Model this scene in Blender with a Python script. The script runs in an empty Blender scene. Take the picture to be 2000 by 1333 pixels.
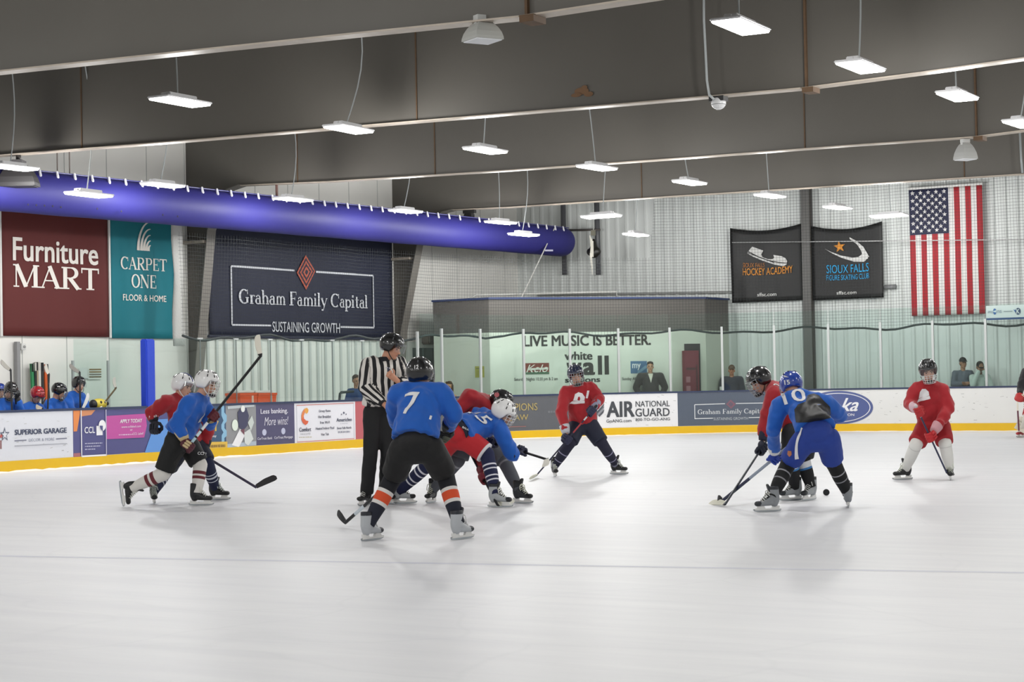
import bpy, bmesh, math, random
from mathutils import Vector, Matrix, noise
from mathutils.bvhtree import BVHTree
random.seed(7)
SC = bpy.context.scene
COL = SC.collection
PI = math.pi
# ------------------------------------------------------------------ camera, exposure, light
FPX, PITCH, ROLL, YAW, CAMZ = 3652.26, .02127085, -.01917734, .54648688, 1.42897623
FW = Vector((-math.sin(YAW)*math.cos(PITCH), math.cos(YAW)*math.cos(PITCH), math.sin(PITCH)))
RT0 = Vector((math.cos(YAW), math.sin(YAW), 0)); UP0 = RT0.cross(FW)
RT = math.cos(ROLL)*RT0 + math.sin(ROLL)*UP0
UP = -math.sin(ROLL)*RT0 + math.cos(ROLL)*UP0
EYE = Vector((0, 0, CAMZ))
cam_d = bpy.data.cameras.new('camera'); cam = bpy.data.objects.new('camera', cam_d); COL.objects.link(cam)
cam_d.sensor_fit = 'HORIZONTAL'; cam_d.sensor_width = 36.0; cam_d.lens = FPX/2000*36.0
cam_d.clip_start = .05; cam_d.clip_end = 300
cam.matrix_world = Matrix(((RT.x, UP.x, -FW.x, EYE.x), (RT.y, UP.y, -FW.y, EYE.y), (RT.z, UP.z, -FW.z, EYE.z), (0, 0, 0, 1)))
SC.camera = cam
SC.view_settings.view_transform = 'Standard'; SC.view_settings.look = 'None'
SC.view_settings.gamma = 1.0; SC.view_settings.use_curve_mapping = False
SC.view_settings.exposure = 0.0
SC.cycles.max_bounces = 8; SC.cycles.diffuse_bounces = 4; SC.cycles.transparent_max_bounces = 24
SC.cycles.caustics_reflective = False; SC.cycles.caustics_refractive = False
SC.cycles.sample_clamp_indirect = 4.0
SC.cycles.use_denoising = True
W = bpy.data.worlds.new('world'); SC.world = W; W.use_nodes = True
W.node_tree.nodes['Background'].inputs[0].default_value = (.85, .92, 1, 1)
W.node_tree.nodes['Background'].inputs[1].default_value = .02
LAMP_W = 166.0
LAMP_COL = (1.0, .99, .968)
def lamp(x, y, z, parent=None, power=LAMP_W):
    d = bpy.data.lights.new('lamp', 'POINT'); d.shadow_soft_size = .22
    d.energy = power; d.color = LAMP_COL
    o = bpy.data.objects.new('lamp', d); COL.objects.link(o); o.location = (x, y, z)
    if parent: o.parent = parent
    return o
# the hall's lamp grid over the part of the ice outside the picture
for gx in (-20, -14.3, -8.2, -2.2):
    for gy in (-10, -3, 4, 11):
        lamp(gx, gy, 5.25)
for gx, gy in ((-2.2, 18.5), (-2.2, 26), (-2.2, 33.5), (-2.2, 41), (2.2, 22), (2.2, 36), (-8.2, 33.8), (-8.2, 37.6), (-8.2, 41.4)):
    lamp(gx, gy, 5.25)
# ------------------------------------------------------------------ pixel rays onto real surfaces
def ray(px, py): return FW + RT*((px-1000)/FPX) - UP*((py-666.5)/FPX)
def onX(px, py, X): d = ray(px, py); return EYE + d*(X/d.x)
def onY(px, py, Y): d = ray(px, py); return EYE + d*(Y/d.y)
def onZ(px, py, Z=0.0): d = ray(px, py); return EYE + d*((Z-CAMZ)/d.z)
def dep(px, py, D): return EYE + ray(px, py)*D
def proj(P):
    d = P-EYE; z = d.dot(FW); return (1000+FPX*d.dot(RT)/z, 666.5-FPX*d.dot(UP)/z, z)
# ------------------------------------------------------------------ materials
def lin(h):
    h = h.lstrip('#'); c = [int(h[i:i+2], 16)/255 for i in (0, 2, 4)]
    return tuple((v/12.92 if v <= .04045 else ((v+.055)/1.055)**2.4) for v in c)+(1,)
MATS = {}
def mat(hexc, rough=.6, metal=0.0, spec=.5, var=0.0, vscale=20, bump=0.0, bscale=60, coat=0, name=None, sheen=0, emit=None, es=0, alpha=1):
    key = (hexc, rough, metal, spec, var, vscale, bump, bscale, coat, name, sheen, emit, es, alpha)
    if key in MATS: return MATS[key]
    m = bpy.data.materials.new(name or 'mat_'+hexc.strip('#')); m.use_nodes = True
    nt = m.node_tree; b = nt.nodes['Principled BSDF']
    b.inputs['Base Color'].default_value = lin(hexc); b.inputs['Roughness'].default_value = rough
    b.inputs['Metallic'].default_value = metal; b.inputs['Specular IOR Level'].default_value = spec
    b.inputs['Coat Weight'].default_value = coat; b.inputs['Sheen Weight'].default_value = sheen
    b.inputs['Alpha'].default_value = alpha
    if emit: b.inputs['Emission Color'].default_value = lin(emit); b.inputs['Emission Strength'].default_value = es
    if var or bump:
        tc = nt.nodes.new('ShaderNodeTexCoord')
    if var:
        n = nt.nodes.new('ShaderNodeTexNoise'); n.inputs['Scale'].default_value = vscale; n.inputs['Detail'].default_value = 4
        nt.links.new(tc.outputs['Object'], n.inputs['Vector'])
        mx = nt.nodes.new('ShaderNodeMix'); mx.data_type = 'RGBA'
        c = lin(hexc); mx.inputs['A'].default_value = tuple(v*(1-var) for v in c[:3])+(1,)
        mx.inputs['B'].default_value = tuple(min(1, v*(1+var)) for v in c[:3])+(1,)
        nt.links.new(n.outputs['Fac'], mx.inputs['Factor']); nt.links.new(mx.outputs['Result'], b.inputs['Base Color'])
    if bump:
        n2 = nt.nodes.new('ShaderNodeTexNoise'); n2.inputs['Scale'].default_value = bscale
        nt.links.new(tc.outputs['Object'], n2.inputs['Vector'])
        bp = nt.nodes.new('ShaderNodeBump'); bp.inputs['Strength'].default_value = bump; bp.inputs['Distance'].default_value = .02
        nt.links.new(n2.outputs['Fac'], bp.inputs['Height']); nt.links.new(bp.outputs['Normal'], b.inputs['Normal'])
    MATS[key] = m; return m
def glass_mat(tint, gloss=.06, name='glass', rough=.02):
    if name in MATS: return MATS[name]
    m = bpy.data.materials.new(name); m.use_nodes = True; nt = m.node_tree; nt.nodes.clear()
    o = nt.nodes.new('ShaderNodeOutputMaterial'); mx = nt.nodes.new('ShaderNodeMixShader')
    t = nt.nodes.new('ShaderNodeBsdfTransparent'); t.inputs[0].default_value = tint
    g = nt.nodes.new('ShaderNodeBsdfGlossy'); g.inputs['Roughness'].default_value = rough
    fr = nt.nodes.new('ShaderNodeLayerWeight'); fr.inputs[0].default_value = .12
    ad = nt.nodes.new('ShaderNodeMath'); ad.operation = 'MULTIPLY_ADD'; ad.inputs[1].default_value = .35; ad.inputs[2].default_value = gloss
    nt.links.new(fr.outputs['Fresnel'], ad.inputs[0]); nt.links.new(ad.outputs[0], mx.inputs[0])
    nt.links.new(t.outputs[0], mx.inputs[1]); nt.links.new(g.outputs[0], mx.inputs[2]); nt.links.new(mx.outputs[0], o.inputs[0])
    MATS[name] = m; return m
# ------------------------------------------------------------------ object helpers
def root_of(p):
    while p.parent: p = p.parent
    return p
def link_mesh(name, me, mats, parent=None, smooth=False):
    if not isinstance(mats, (list, tuple)): mats = [mats]
    for m in mats: me.materials.append(m)
    if smooth:
        me.polygons.foreach_set('use_smooth', [True]*len(me.polygons))
    o = bpy.data.objects.new(name, me); COL.objects.link(o)
    if parent:
        o.parent = parent
        loc = root_of(parent).location
        me.transform(Matrix.Translation(-loc))
    me.update()
    return o
def obj(name, bm, mats, parent=None, smooth=False):
    me = bpy.data.meshes.new(name); bm.to_mesh(me); bm.free()
    return link_mesh(name, me, mats, parent, smooth)
def empty(name, loc, label=None, cat=None, group=None, kind=None):
    o = bpy.data.objects.new(name, None); COL.objects.link(o); o.location = Vector(loc); o.empty_display_size = .1
    return tag(o, label, cat, group, kind)
def tag(o, label=None, cat=None, group=None, kind=None):
    if label: o['label'] = label
    if cat: o['category'] = cat
    if group: o['group'] = group
    if kind: o['kind'] = kind
    return o
def basis(d, u=None):
    d = d.normalized()
    if u is None: u = Vector((0, 0, 1)) if abs(d.z) < .9 else Vector((1, 0, 0))
    u = (u - d*u.dot(d))
    if u.length < 1e-5:
        u = Vector((0, 0, 1)) if abs(d.z) < .9 else Vector((1, 0, 0)); u = u-d*u.dot(d)
    u.normalize(); return d, u, d.cross(u)
def box(bm, c, s, ax=None, mi=0):
    X, Y, Z = ax or (Vector((1, 0, 0)), Vector((0, 1, 0)), Vector((0, 0, 1)))
    c = Vector(c); vs = []
    for i in (-1, 1):
        for j in (-1, 1):
            for k in (-1, 1): vs.append(bm.verts.new(c + X*(i*s[0]/2) + Y*(j*s[1]/2) + Z*(k*s[2]/2)))
    for f in ((0, 1, 3, 2), (4, 6, 7, 5), (0, 4, 5, 1), (2, 3, 7, 6), (0, 2, 6, 4), (1, 5, 7, 3)):
        bm.faces.new([vs[q] for q in f]).material_index = mi
def rings(bm, rs, mi=0, cap=True, close=False):
    prev = None; first = None
    for k, r in enumerate(rs):
        cur = [bm.verts.new(p) for p in r]
        if prev:
            n = len(cur)
            for i in range(n):
                f = bm.faces.new((prev[i], prev[(i+1) % n], cur[(i+1) % n], cur[i])); f.material_index = mi[k-1] if isinstance(mi, list) else mi
        else: first = cur
        prev = cur
    m0 = mi[0] if isinstance(mi, list) else mi; m1 = mi[-1] if isinstance(mi, list) else mi
    if cap:
        bm.faces.new(first[::-1]).material_index = m0; bm.faces.new(prev).material_index = m1
def tube(bm, pts, r, n=8, mi=0, flat=1.0, up=None):
    pts = [Vector(p) for p in pts]; rs = []
    u = None
    for i, p in enumerate(pts):
        d = (pts[min(i+1, len(pts)-1)] - pts[max(i-1, 0)])
        if d.length < 1e-9: d = Vector((0, 0, 1))
        d, u, v = basis(d, up if up is not None else u)
        rr = r[i] if isinstance(r, (list, tuple)) else r
        rs.append([p + u*(rr*math.cos(2*PI*k/n)) + v*(rr*flat*math.sin(2*PI*k/n)) for k in range(n)])
    rings(bm, rs, mi)
def capsule(bm, A, B, ra, rb, u=None, su=1.0, sv=1.0, n=16, fa=False, fb=False):
    A = Vector(A); B = Vector(B); d = B-A
    if d.length < 1e-6: d = Vector((0, 0, 1e-4)); B = A+d
    L = d.length; d, u, v = basis(d, Vector(u) if u is not None else None)
    prof = []
    if fa: prof += [(0, .02), (0, ra)]
    else: prof += [(-ra*math.sin(t), max(ra*math.cos(t), .002)) for t in (1.57, 1.2, .8, .4, 0)]
    if fb: prof += [(L, rb), (L, .02)]
    else: prof += [(L+rb*math.sin(t), max(rb*math.cos(t), .002)) for t in (0, .4, .8, 1.2, 1.57)]
    sd = min(su, sv, 1.0)
    rs = []
    for z, r in prof:
        if z < 0: z = z*sd
        elif z > L: z = L+(z-L)*sd
        rs.append([A + d*z + u*(r*su*math.cos(2*PI*k/n)) + v*(r*sv*math.sin(2*PI*k/n)) for k in range(n)])
    rings(bm, rs)
def ellipsoid(bm, c, X, Y, Z, n=14, m=9):
    c = Vector(c); rs = []
    for j in range(m+1):
        t = -PI/2 + PI*j/m; cz = max(math.cos(t), .01)
        rs.append([c + Z*math.sin(t) + X*(cz*math.cos(2*PI*k/n)) + Y*(cz*math.sin(2*PI*k/n)) for k in range(n)])
    rings(bm, rs)
def blob_mesh(bm, voxel, smooth=5, name='blob'):
    me = bpy.data.meshes.new('tmp'); bm.to_mesh(me); bm.free()
    o = bpy.data.objects.new('tmp', me); COL.objects.link(o)
    r = o.modifiers.new('r', 'REMESH'); r.mode = 'VOXEL'; r.voxel_size = voxel
    if smooth:
        s = o.modifiers.new('s', 'SMOOTH'); s.factor = .5; s.iterations = smooth
    dg = bpy.context.evaluated_depsgraph_get()
    out = bpy.data.meshes.new_from_object(o.evaluated_get(dg)); out.name = name
    bpy.data.objects.remove(o); bpy.data.meshes.remove(me)
    return out
# ------------------------------------------------------------------ flat lettering
TXT = {}
def text2d(s, bold=0.0, shear=0.0):
    k = (s, bold, shear)
    if k in TXT: return TXT[k]
    c = bpy.data.curves.new('t', 'FONT'); c.body = s; c.resolution_u = 3; c.shear = shear
    o = bpy.data.objects.new('t', c); COL.objects.link(o)
    dg = bpy.context.evaluated_depsgraph_get(); me = bpy.data.meshes.new_from_object(o.evaluated_get(dg))
    vs = [(v.co.x, v.co.y) for v in me.vertices]; fs = [tuple(p.vertices) for p in me.polygons]
    bpy.data.objects.remove(o); bpy.data.curves.remove(c); bpy.data.meshes.remove(me)
    if bold:
        n = len(vs); v0, f0 = vs, fs; vs, fs = [], []
        for i, (dx, dy) in enumerate(((-bold, -bold*.6), (bold, -bold*.6), (-bold, bold*.6), (bold, bold*.6), (0, 0))):
            vs = vs+[(x+dx, y+dy, .11*i) for x, y in v0]; fs = fs+[tuple(q+n*i for q in f) for f in f0]
    TXT[k] = (vs, fs); return TXT[k]
def strip(pts, ws):
    out = []; L = []; R = []
    for i, p in enumerate(pts):
        a = pts[max(i-1, 0)]; b = pts[min(i+1, len(pts)-1)]
        dx, dy = b[0]-a[0], b[1]-a[1]; l = math.hypot(dx, dy) or 1; w = ws[i]/2
        L.append((p[0]-dy/l*w, p[1]+dx/l*w)); R.append((p[0]+dy/l*w, p[1]-dx/l*w))
    return [[R[i], R[i+1], L[i+1], L[i]] for i in range(len(pts)-1)]
TK, TN = .17, .055
def st(x0, y0, x1, y1, w): return strip([(x0, y0), (x1, y1)], [w, w])
def sf(x, y, w=.3): return st(x-w/2, y, x+w/2, y, .06)
def arc(cx, cy, rx, ry, a0, a1, tk=TK, tn=TN):
    n = 14; P = []; Ws = []
    for i in range(n+1):
        a = math.radians(a0+(a1-a0)*i/n); P.append((cx+rx*math.cos(a), cy+ry*math.sin(a)))
        dx, dy = -rx*math.sin(a), ry*math.cos(a); Ws.append(tn+(tk-tn)*abs(dy)/math.hypot(dx, dy))
    return strip(P, Ws)
def serif_glyph(ch):
    T, t = TK, TN; S = lambda x, y0, y1, w=T: st(x, y0, x, y1, w)
    lo = .62
    g = {
     'M': (1.12, S(.14, 0, 1, t)+st(.16, 1, .54, .02, T)+st(.54, .02, .92, 1, t)+S(.94, 0, 1)+sf(.14, .03, .24)+sf(.94, .03, .34)+sf(.12, .97, .22)+sf(.97, .97, .26)),
     'A': (.9, st(.1, 0, .45, 1, t)+st(.42, 1, .78, 0, T)+st(.2, .34, .66, .34, t)+sf(.1, .03, .22)+sf(.78, .03, .32)),
     'R': (.88, S(.2, 0, 1)+st(.2, .97, .45, .97, t)+arc(.45, .74, .24, .23, 90, -90)+st(.2, .5, .45, .5, t)+st(.4, .5, .76, 0, T)+sf(.2, .03, .34)+sf(.14, .97, .2)+sf(.8, .03, .2)),
     'T': (.84, S(.42, 0, 1)+st(.04, .96, .8, .96, .08)+S(.05, .76, 1, .05)+S(.79, .76, 1, .05)+sf(.42, .03, .36)),
     'C': (.84, arc(.46, .5, .36, .48, 50, 310)+S(.76, .66, .98, .05)),
     'G': (.92, arc(.46, .5, .36, .48, 50, 300)+S(.76, .66, .98, .05)+S(.72, .06, .42)+sf(.72, .42, .3)),
     'P': (.8, S(.2, 0, 1)+st(.2, .97, .45, .97, t)+arc(.45, .72, .24, .25, 90, -90)+st(.2, .47, .45, .47, t)+sf(.2, .03, .34)+sf(.14, .97, .2)),
     'E': (.78, S(.2, 0, 1)+st(.1, .97, .68, .97, t)+st(.2, .5, .54, .5, t)+st(.1, .03, .7, .03, t)+S(.67, .78, 1, .05)+S(.69, 0, .24, .05)+S(.53, .4, .6, .05)),
     'F': (.74, S(.2, 0, 1)+st(.1, .97, .66, .97, t)+st(.2, .5, .52, .5, t)+S(.65, .76, 1, .05)+S(.51, .4, .6, .05)+sf(.2, .03, .36)),
     'O': (.92, arc(.46, .5, .37, .48, 0, 360)),
     'N': (.96, S(.16, 0, 1, t)+st(.16, .98, .8, .02, T)+S(.8, 0, 1, t)+sf(.14, .03, .24)+sf(.1, .97, .2)+sf(.82, .97, .24)),
     'r': (.46, S(.16, 0, lo)+arc(.34, .4, .16, .2, 150, 40, .12)+sf(.16, .03, .3)+sf(.1, lo-.02, .14)),
     'a': (.58, S(.42, .02, .44, .14)+arc(.28, .42, .15, .19, 0, 160, .12)+arc(.26, .2, .18, .19, 60, 320, .13)+sf(.48, .03, .16)),
     'h': (.66, S(.16, 0, 1, .14)+arc(.34, .4, .18, .21, 160, 0, .14)+S(.52, 0, .42, .14)+sf(.16, .03, .26)+sf(.52, .03, .26)+sf(.1, .98, .14)),
     'm': (.98, S(.16, 0, lo, .14)+arc(.32, .4, .16, .21, 160, 0, .13)+S(.48, 0, .42, .14)+arc(.65, .4, .16, .21, 160, 0, .13)+S(.82, 0, .42, .14)+sf(.16, .03, .25)+sf(.48, .03, .25)+sf(.82, .03, .25)),
     'i': (.34, S(.16, 0, lo, .14)+S(.16, .78, .94, .15)+sf(.16, .03, .28)+sf(.1, lo-.02, .14)),
     'l': (.34, S(.16, 0, 1, .14)+sf(.16, .03, .28)+sf(.1, .98, .14)),
     'y': (.6, st(.06, lo, .3, .02, .13)+st(.52, lo, .2, -.26, t)+sf(.08, lo-.02, .2)+sf(.52, lo-.02, .18)+st(.06, -.24, .22, -.26, .1)),
     'p': (.62, S(.16, -.28, lo, .14)+arc(.34, .31, .2, .28, 170, -170, .14)+sf(.16, -.26, .28)+sf(.1, lo-.02, .14)),
     't': (.42, S(.2, .1, .84, .13)+st(.04, lo-.02, .4, lo-.02, t)+arc(.3, .12, .1, .1, 180, 320, .12)),
     ' ': (.32, [])}
    return g.get(ch, (.4, []))
def serif2d(s):
    x = 0; vs = []; fs = []
    for ch in s:
        adv, qs = serif_glyph(ch)
        for iq, q in enumerate(qs):
            b = len(vs); vs += [(p[0]+x, p[1], .06*(iq % 8)) for p in q]; fs.append(tuple(range(b, b+len(q))))
        x += adv
    return vs, fs
class Plane:
    def __init__(s, o, u, n): s.o = Vector(o); s.u = Vector(u).normalized(); s.n = Vector(n).normalized()
    def uv(s, px, py):
        d = ray(px, py); t = (s.o-EYE).dot(s.n)/d.dot(s.n); P = EYE+d*t; return ((P-s.o).dot(s.u), P.z)
    def p3(s, u, v, off=0): P = s.o+s.u*u+s.n*off; return Vector((P.x, P.y, v))
class Art:
    """collects flat shapes on a surface; each layer sits a few mm in front of the one below"""
    def __init__(s, surf, step=.004): s.S = surf; s.v = []; s.f = []; s.m = []; s.mats = []; s.step = step
    def mi(s, m):
        if m not in s.mats: s.mats.append(m)
        return s.mats.index(m)
    def raw(s, vs, fs, m, lay=1):
        b = len(s.v); s.v += [s.S.p3(p[0], p[1], (lay+(p[2] if len(p) > 2 else 0))*s.step) for p in vs]; i = s.mi(m)
        for f in fs: s.f.append([b+q for q in f]); s.m.append(i)
    def rect(s, u0, v0, u1, v1, m, lay=0):
        n = max(1, int(abs(u1-u0)/.25)); vs = []; fs = []
        for i in range(n+1): u = u0+(u1-u0)*i/n; vs += [(u, v0), (u, v1)]
        for i in range(n): fs.append((2*i, 2*i+2, 2*i+3, 2*i+1))
        s.raw(vs, fs, m, lay)
    def prect(s, x0, y0, x1, y1, m, lay=1):
        u0, v1 = s.S.uv(x0, y0); _, v0 = s.S.uv(x0, y1); u1, _ = s.S.uv(x1, y0); s.rect(u0, v0, u1, v1, m, lay)
    def poly(s, pts, m, lay=1): s.raw([s.S.uv(*p) for p in pts], [tuple(range(len(pts)))][::1], m, lay)
    def line(s, x0, y0, x1, y1, w, m, lay=2):
        a = s.S.uv(x0, y0); b = s.S.uv(x1, y1); q = strip([a, b], [w, w])[0]; s.raw(q, [(0, 1, 2, 3)], m, lay)
    def ell(s, cx, cy, rx, ry, m, lay=1, n=28):
        u, v = s.S.uv(cx, cy); u1, _ = s.S.uv(cx+rx, cy); _, v1 = s.S.uv(cx, cy-ry); a = u1-u; b = v1-v
        K = max(1, int(abs(a)/.12)); vs = [(u, v)]; fs = [(0, 1+i, 1+(i+1) % n) for i in range(n)]
        for k in range(1, K+1):
            vs += [(u+a*k/K*math.cos(2*PI*i/n), v+b*k/K*math.sin(2*PI*i/n)) for i in range(n)]
            if k > 1: o = 1+(k-2)*n; fs += [(o+i, o+n+i, o+n+(i+1) % n, o+(i+1) % n) for i in range(n)]
        s.raw(vs, fs, m, lay)
    def star(s, cx, cy, rx, ry, m, lay=2, rot=90, k=.4):
        u, v = s.S.uv(cx, cy); u1, _ = s.S.uv(cx+rx, cy); _, v1 = s.S.uv(cx, cy-ry); a = u1-u; b = v1-v
        P = [(u+a*(1 if i % 2 == 0 else k)*math.cos(math.radians(rot+36*i)), v+b*(1 if i % 2 == 0 else k)*math.sin(math.radians(rot+36*i))) for i in range(10)]
        s.raw([(u, v)]+P, [(0, 1+i, 1+(i+1) % 10) for i in range(10)], m, lay)
    def put(s, geo, x0, yt, yb, x1, m, lay=2):
        """left end from yt (top) down to yb (foot of the letters) at x0, right end at x1, all in photo pixels"""
        vs, fs = geo; u0, v1 = s.S.uv(x0, yt); _, v0 = s.S.uv(x0, yb); u1, _ = s.S.uv(x1, yb)
        xa = min(p[0] for p in vs); xb = max(p[0] for p in vs); ya = min(p[1] for p in vs); yc = max(p[1] for p in vs)
        s.raw([(u0+(p[0]-xa)/(xb-xa)*(u1-u0), v0+(p[1]-ya)/(yc-ya)*(v1-v0), p[2] if len(p) > 2 else 0) for p in vs], fs, m, lay)
    def text(s, t, x0, yt, yb, x1, m, bold=0.0, shear=0.0, lay=2): s.put(text2d(t, bold, shear), x0, yt, yb, x1, m, lay)
    def serif(s, t, x0, yt, yb, x1, m, lay=2): s.put(serif2d(t), x0, yt, yb, x1, m, lay)
    def smudge(s, x0, y, x1, h, m, lay=2, seed=1):
        r = random.Random(seed); x = x0
        while x < x1:
            w = r.uniform(1.2, 4.5); yy = y+(x-x0)*-.035
            s.prect(x, yy-h/2, min(x+w, x1), yy+h/2, m, lay); x += w+r.uniform(.5, 1.3)
    def build(s, name, parent=None):
        me = bpy.data.meshes.new(name); me.from_pydata(s.v, [], s.f)
        for p, i in zip(me.polygons, s.m): p.material_index = i
        return link_mesh(name, me, s.mats, parent)
# ================================================================== the hall
XW, YE, ZC = -27.5, 45.6, 7.7
D1, D2, RC = 24.4804, 44.23, 8.3628
HB = 1.07
M_ice = bpy.data.materials.new('ice'); M_ice.use_nodes = True
def make_ice():
    nt = M_ice.node_tree; b = nt.nodes['Principled BSDF']; tc = nt.nodes.new('ShaderNodeTexCoord')
    mp = nt.nodes.new('ShaderNodeMapping'); mp.inputs['Rotation'].default_value = (0, 0, -.85); mp.inputs['Scale'].default_value = (.35, 2.6, 1)
    n = nt.nodes.new('ShaderNodeTexNoise'); n.inputs['Scale'].default_value = 1.3; n.inputs['Detail'].default_value = 7; n.inputs['Roughness'].default_value = .62
    n2 = nt.nodes.new('ShaderNodeTexNoise'); n2.inputs['Scale'].default_value = .16; n2.inputs['Detail'].default_value = 3
    wv = nt.nodes.new('ShaderNodeTexVoronoi'); wv.feature = 'DISTANCE_TO_EDGE'; wv.inputs['Scale'].default_value = .42
    nd = nt.nodes.new('ShaderNodeTexNoise'); nd.inputs['Scale'].default_value = .6; nd.inputs['Detail'].default_value = 2
    va = nt.nodes.new('ShaderNodeVectorMath'); va.operation = 'ADD'
    L = nt.links.new
    L(tc.outputs['Object'], mp.inputs['Vector']); L(mp.outputs[0], n.inputs['Vector']); L(tc.outputs['Object'], n2.inputs['Vector'])
    L(tc.outputs['Object'], nd.inputs['Vector']); L(tc.outputs['Object'], va.inputs[0]); L(nd.outputs['Color'], va.inputs[1]); L(va.outputs[0], wv.inputs['Vector'])
    r1 = nt.nodes.new('ShaderNodeMapRange'); r1.inputs[1].default_value = .3; r1.inputs[2].default_value = .7; r1.inputs[3].default_value = .0; r1.inputs[4].default_value = 1
    L(n.outputs['Fac'], r1.inputs[0])
    m1 = nt.nodes.new('ShaderNodeMix'); m1.data_type = 'RGBA'; m1.inputs['A'].default_value = lin('dedfe4'); m1.inputs['B'].default_value = lin('e8e9ec')
    L(r1.outputs[0], m1.inputs['Factor'])
    r2 = nt.nodes.new('ShaderNodeMapRange'); r2.inputs[1].default_value = .0; r2.inputs[2].default_value = .012; r2.inputs[3].default_value = .09; r2.inputs[4].default_value = 0
    L(wv.outputs['Distance'], r2.inputs[0])
    m2 = nt.nodes.new('ShaderNodeMix'); m2.data_type = 'RGBA'; m2.inputs['B'].default_value = lin('b9bec4')
    L(m1.outputs['Result'], m2.inputs['A']); L(r2.outputs[0], m2.inputs['Factor'])
    L(m2.outputs['Result'], b.inputs['Base Color'])
    b.inputs['Roughness'].default_value = .42; b.inputs['Specular IOR Level'].default_value = .25
    bp = nt.nodes.new('ShaderNodeBump'); bp.inputs['Strength'].default_value = .12; bp.inputs['Distance'].default_value = .02
    L(n.outputs['Fac'], bp.inputs['Height']); L(bp.outputs[0], b.inputs['Normal'])
make_ice()
def quad(name, pts, m, kind='structure'):
    bm = bmesh.new(); bm.faces.new([bm.verts.new(p) for p in pts]); return tag(obj(name, bm, m), kind=kind)
XR, YB = 5.0, -18.0
quad('floor', [(XW, YB, 0), (XR, YB, 0), (XR, YE+.3, 0), (XW, YE+.3, 0)], M_ice)
M_line = mat('cfd1dd', .5)
bm = bmesh.new()
a = onZ(-40, 1086, .0006); b_ = onZ(2040, 1120, .0006); mid_ = onZ(1000, 1103.5, .0006)
Ps = [a.lerp(mid_, t/6) for t in range(6)]+[mid_.lerp(b_, t/6) for t in range(7)]
for i in range(len(Ps)-1):
    d, u, v = basis(Ps[i+1]-Ps[i]); w = Vector((-d.y, d.x, 0)).normalized()*.05
    bm.faces.new([bm.verts.new(q) for q in (Ps[i]-w, Ps[i+1]-w, Ps[i+1]+w, Ps[i]+w)])
tag(obj('floor_marking_line', bm, M_line), kind='structure')
M_ceil = mat('8a8986', .8)
quad('ceiling', [(XW, YB, ZC), (XW, YE+.3, ZC), (XR, YE+.3, ZC), (XR, YB, ZC)], M_ceil)
M_wall = mat('e4e3de', .6, var=.04, vscale=1.2)
quad('wall_right', [(XR, YB, 0), (XR, YB, ZC), (XR, YE, ZC), (XR, YE, 0)], M_wall)
quad('wall_back', [(XW, YB, 0), (XW, YB, ZC), (XR, YB, ZC), (XR, YB, 0)], M_wall)
# left wall: flat white liner with seams; ribbed metal on the far part
wl = quad('wall_left', [(XW, YB, 0), (XW, YE, 0), (XW, YE, ZC), (XW, YB, ZC)], M_wall)
bm = bmesh.new(); y = 22.9
while y < YE-.2:
    box(bm, (XW+.004, y, ZC/2), (.008, .014, ZC)); y += 1.22
tag(obj('trim_1', bm, mat('b4b5b2', .6)), kind='structure')
bm = bmesh.new(); y = 31.8
while y < 38.9:
    box(bm, (XW+.02, y, 1.3), (.04, .07, 2.6)); y += .31
tag(obj('trim_2', bm, mat('c6c9c6', .5)), kind='structure')
# end wall: ribbed metal sheet
M_rib = mat('d0d4d2', .45, var=.05, vscale=.7)
bm = bmesh.new(); prof = []; x = XW
while x < XR:
    prof += [(x, 0), (x+.17, 0), (x+.2, -.045), (x+.26, -.045), (x+.29, 0)]; x += .30
lo = [bm.verts.new((x, YE+dy, 0)) for x, dy in prof]; hi = [bm.verts.new((x, YE+dy, ZC)) for x, dy in prof]
for i in range(len(prof)-1): bm.faces.new((lo[i], lo[i+1], hi[i+1], hi[i]))
tag(obj('wall_end', bm, M_rib), kind='structure')
# ---- steel frames: rafters with deep webs, and the wall columns under them
M_web = mat('585550', .42, var=.10, vscale=.9, spec=.35, name='grey steel')
M_fl = mat('a89d90', .45, var=.28, vscale=5, name='worn flange')
M_rust = mat('55402c', .8, var=.3, vscale=9)
BEAMS = {1: (15.64, [(XW, 5.46), (-16.5, 5.18), (-13.5, 5.10), (-11.3, 5.04), (-9.3, 4.98), (-7.9, 5.0), (XR, 5.3)]),
         2: (23.57, [(XW, 5.66), (-24.6, 5.59), (-20.7, 5.50), (-15.9, 5.41), (-12.3, 5.34), (-9.65, 5.30), (-8.0, 5.34), (-6.6, 5.39), (XR, 5.75)]),
         3: (31.5, [(-25.9, 5.77), (-23.5, 5.68), (-19.3, 5.59), (-15.2, 5.53), (-12.1, 5.50), (-9.8, 5.46), (-8.9, 5.50), (XR, 5.9)]),
         4: (39.43, [(-25.6, 5.76), (-23.9, 5.72), (-19.7, 5.69), (-16.0, 5.65), (-11.2, 5.60), (-8, 5.62), (XR, 6.0)])}
SEAMS = {1: (-9.25,), 2: (-22.9, -15.95, -9.6), 3: (-24.4, -20.9, -12.9, -9.75), 4: (-20.3, -12.5)}
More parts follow.
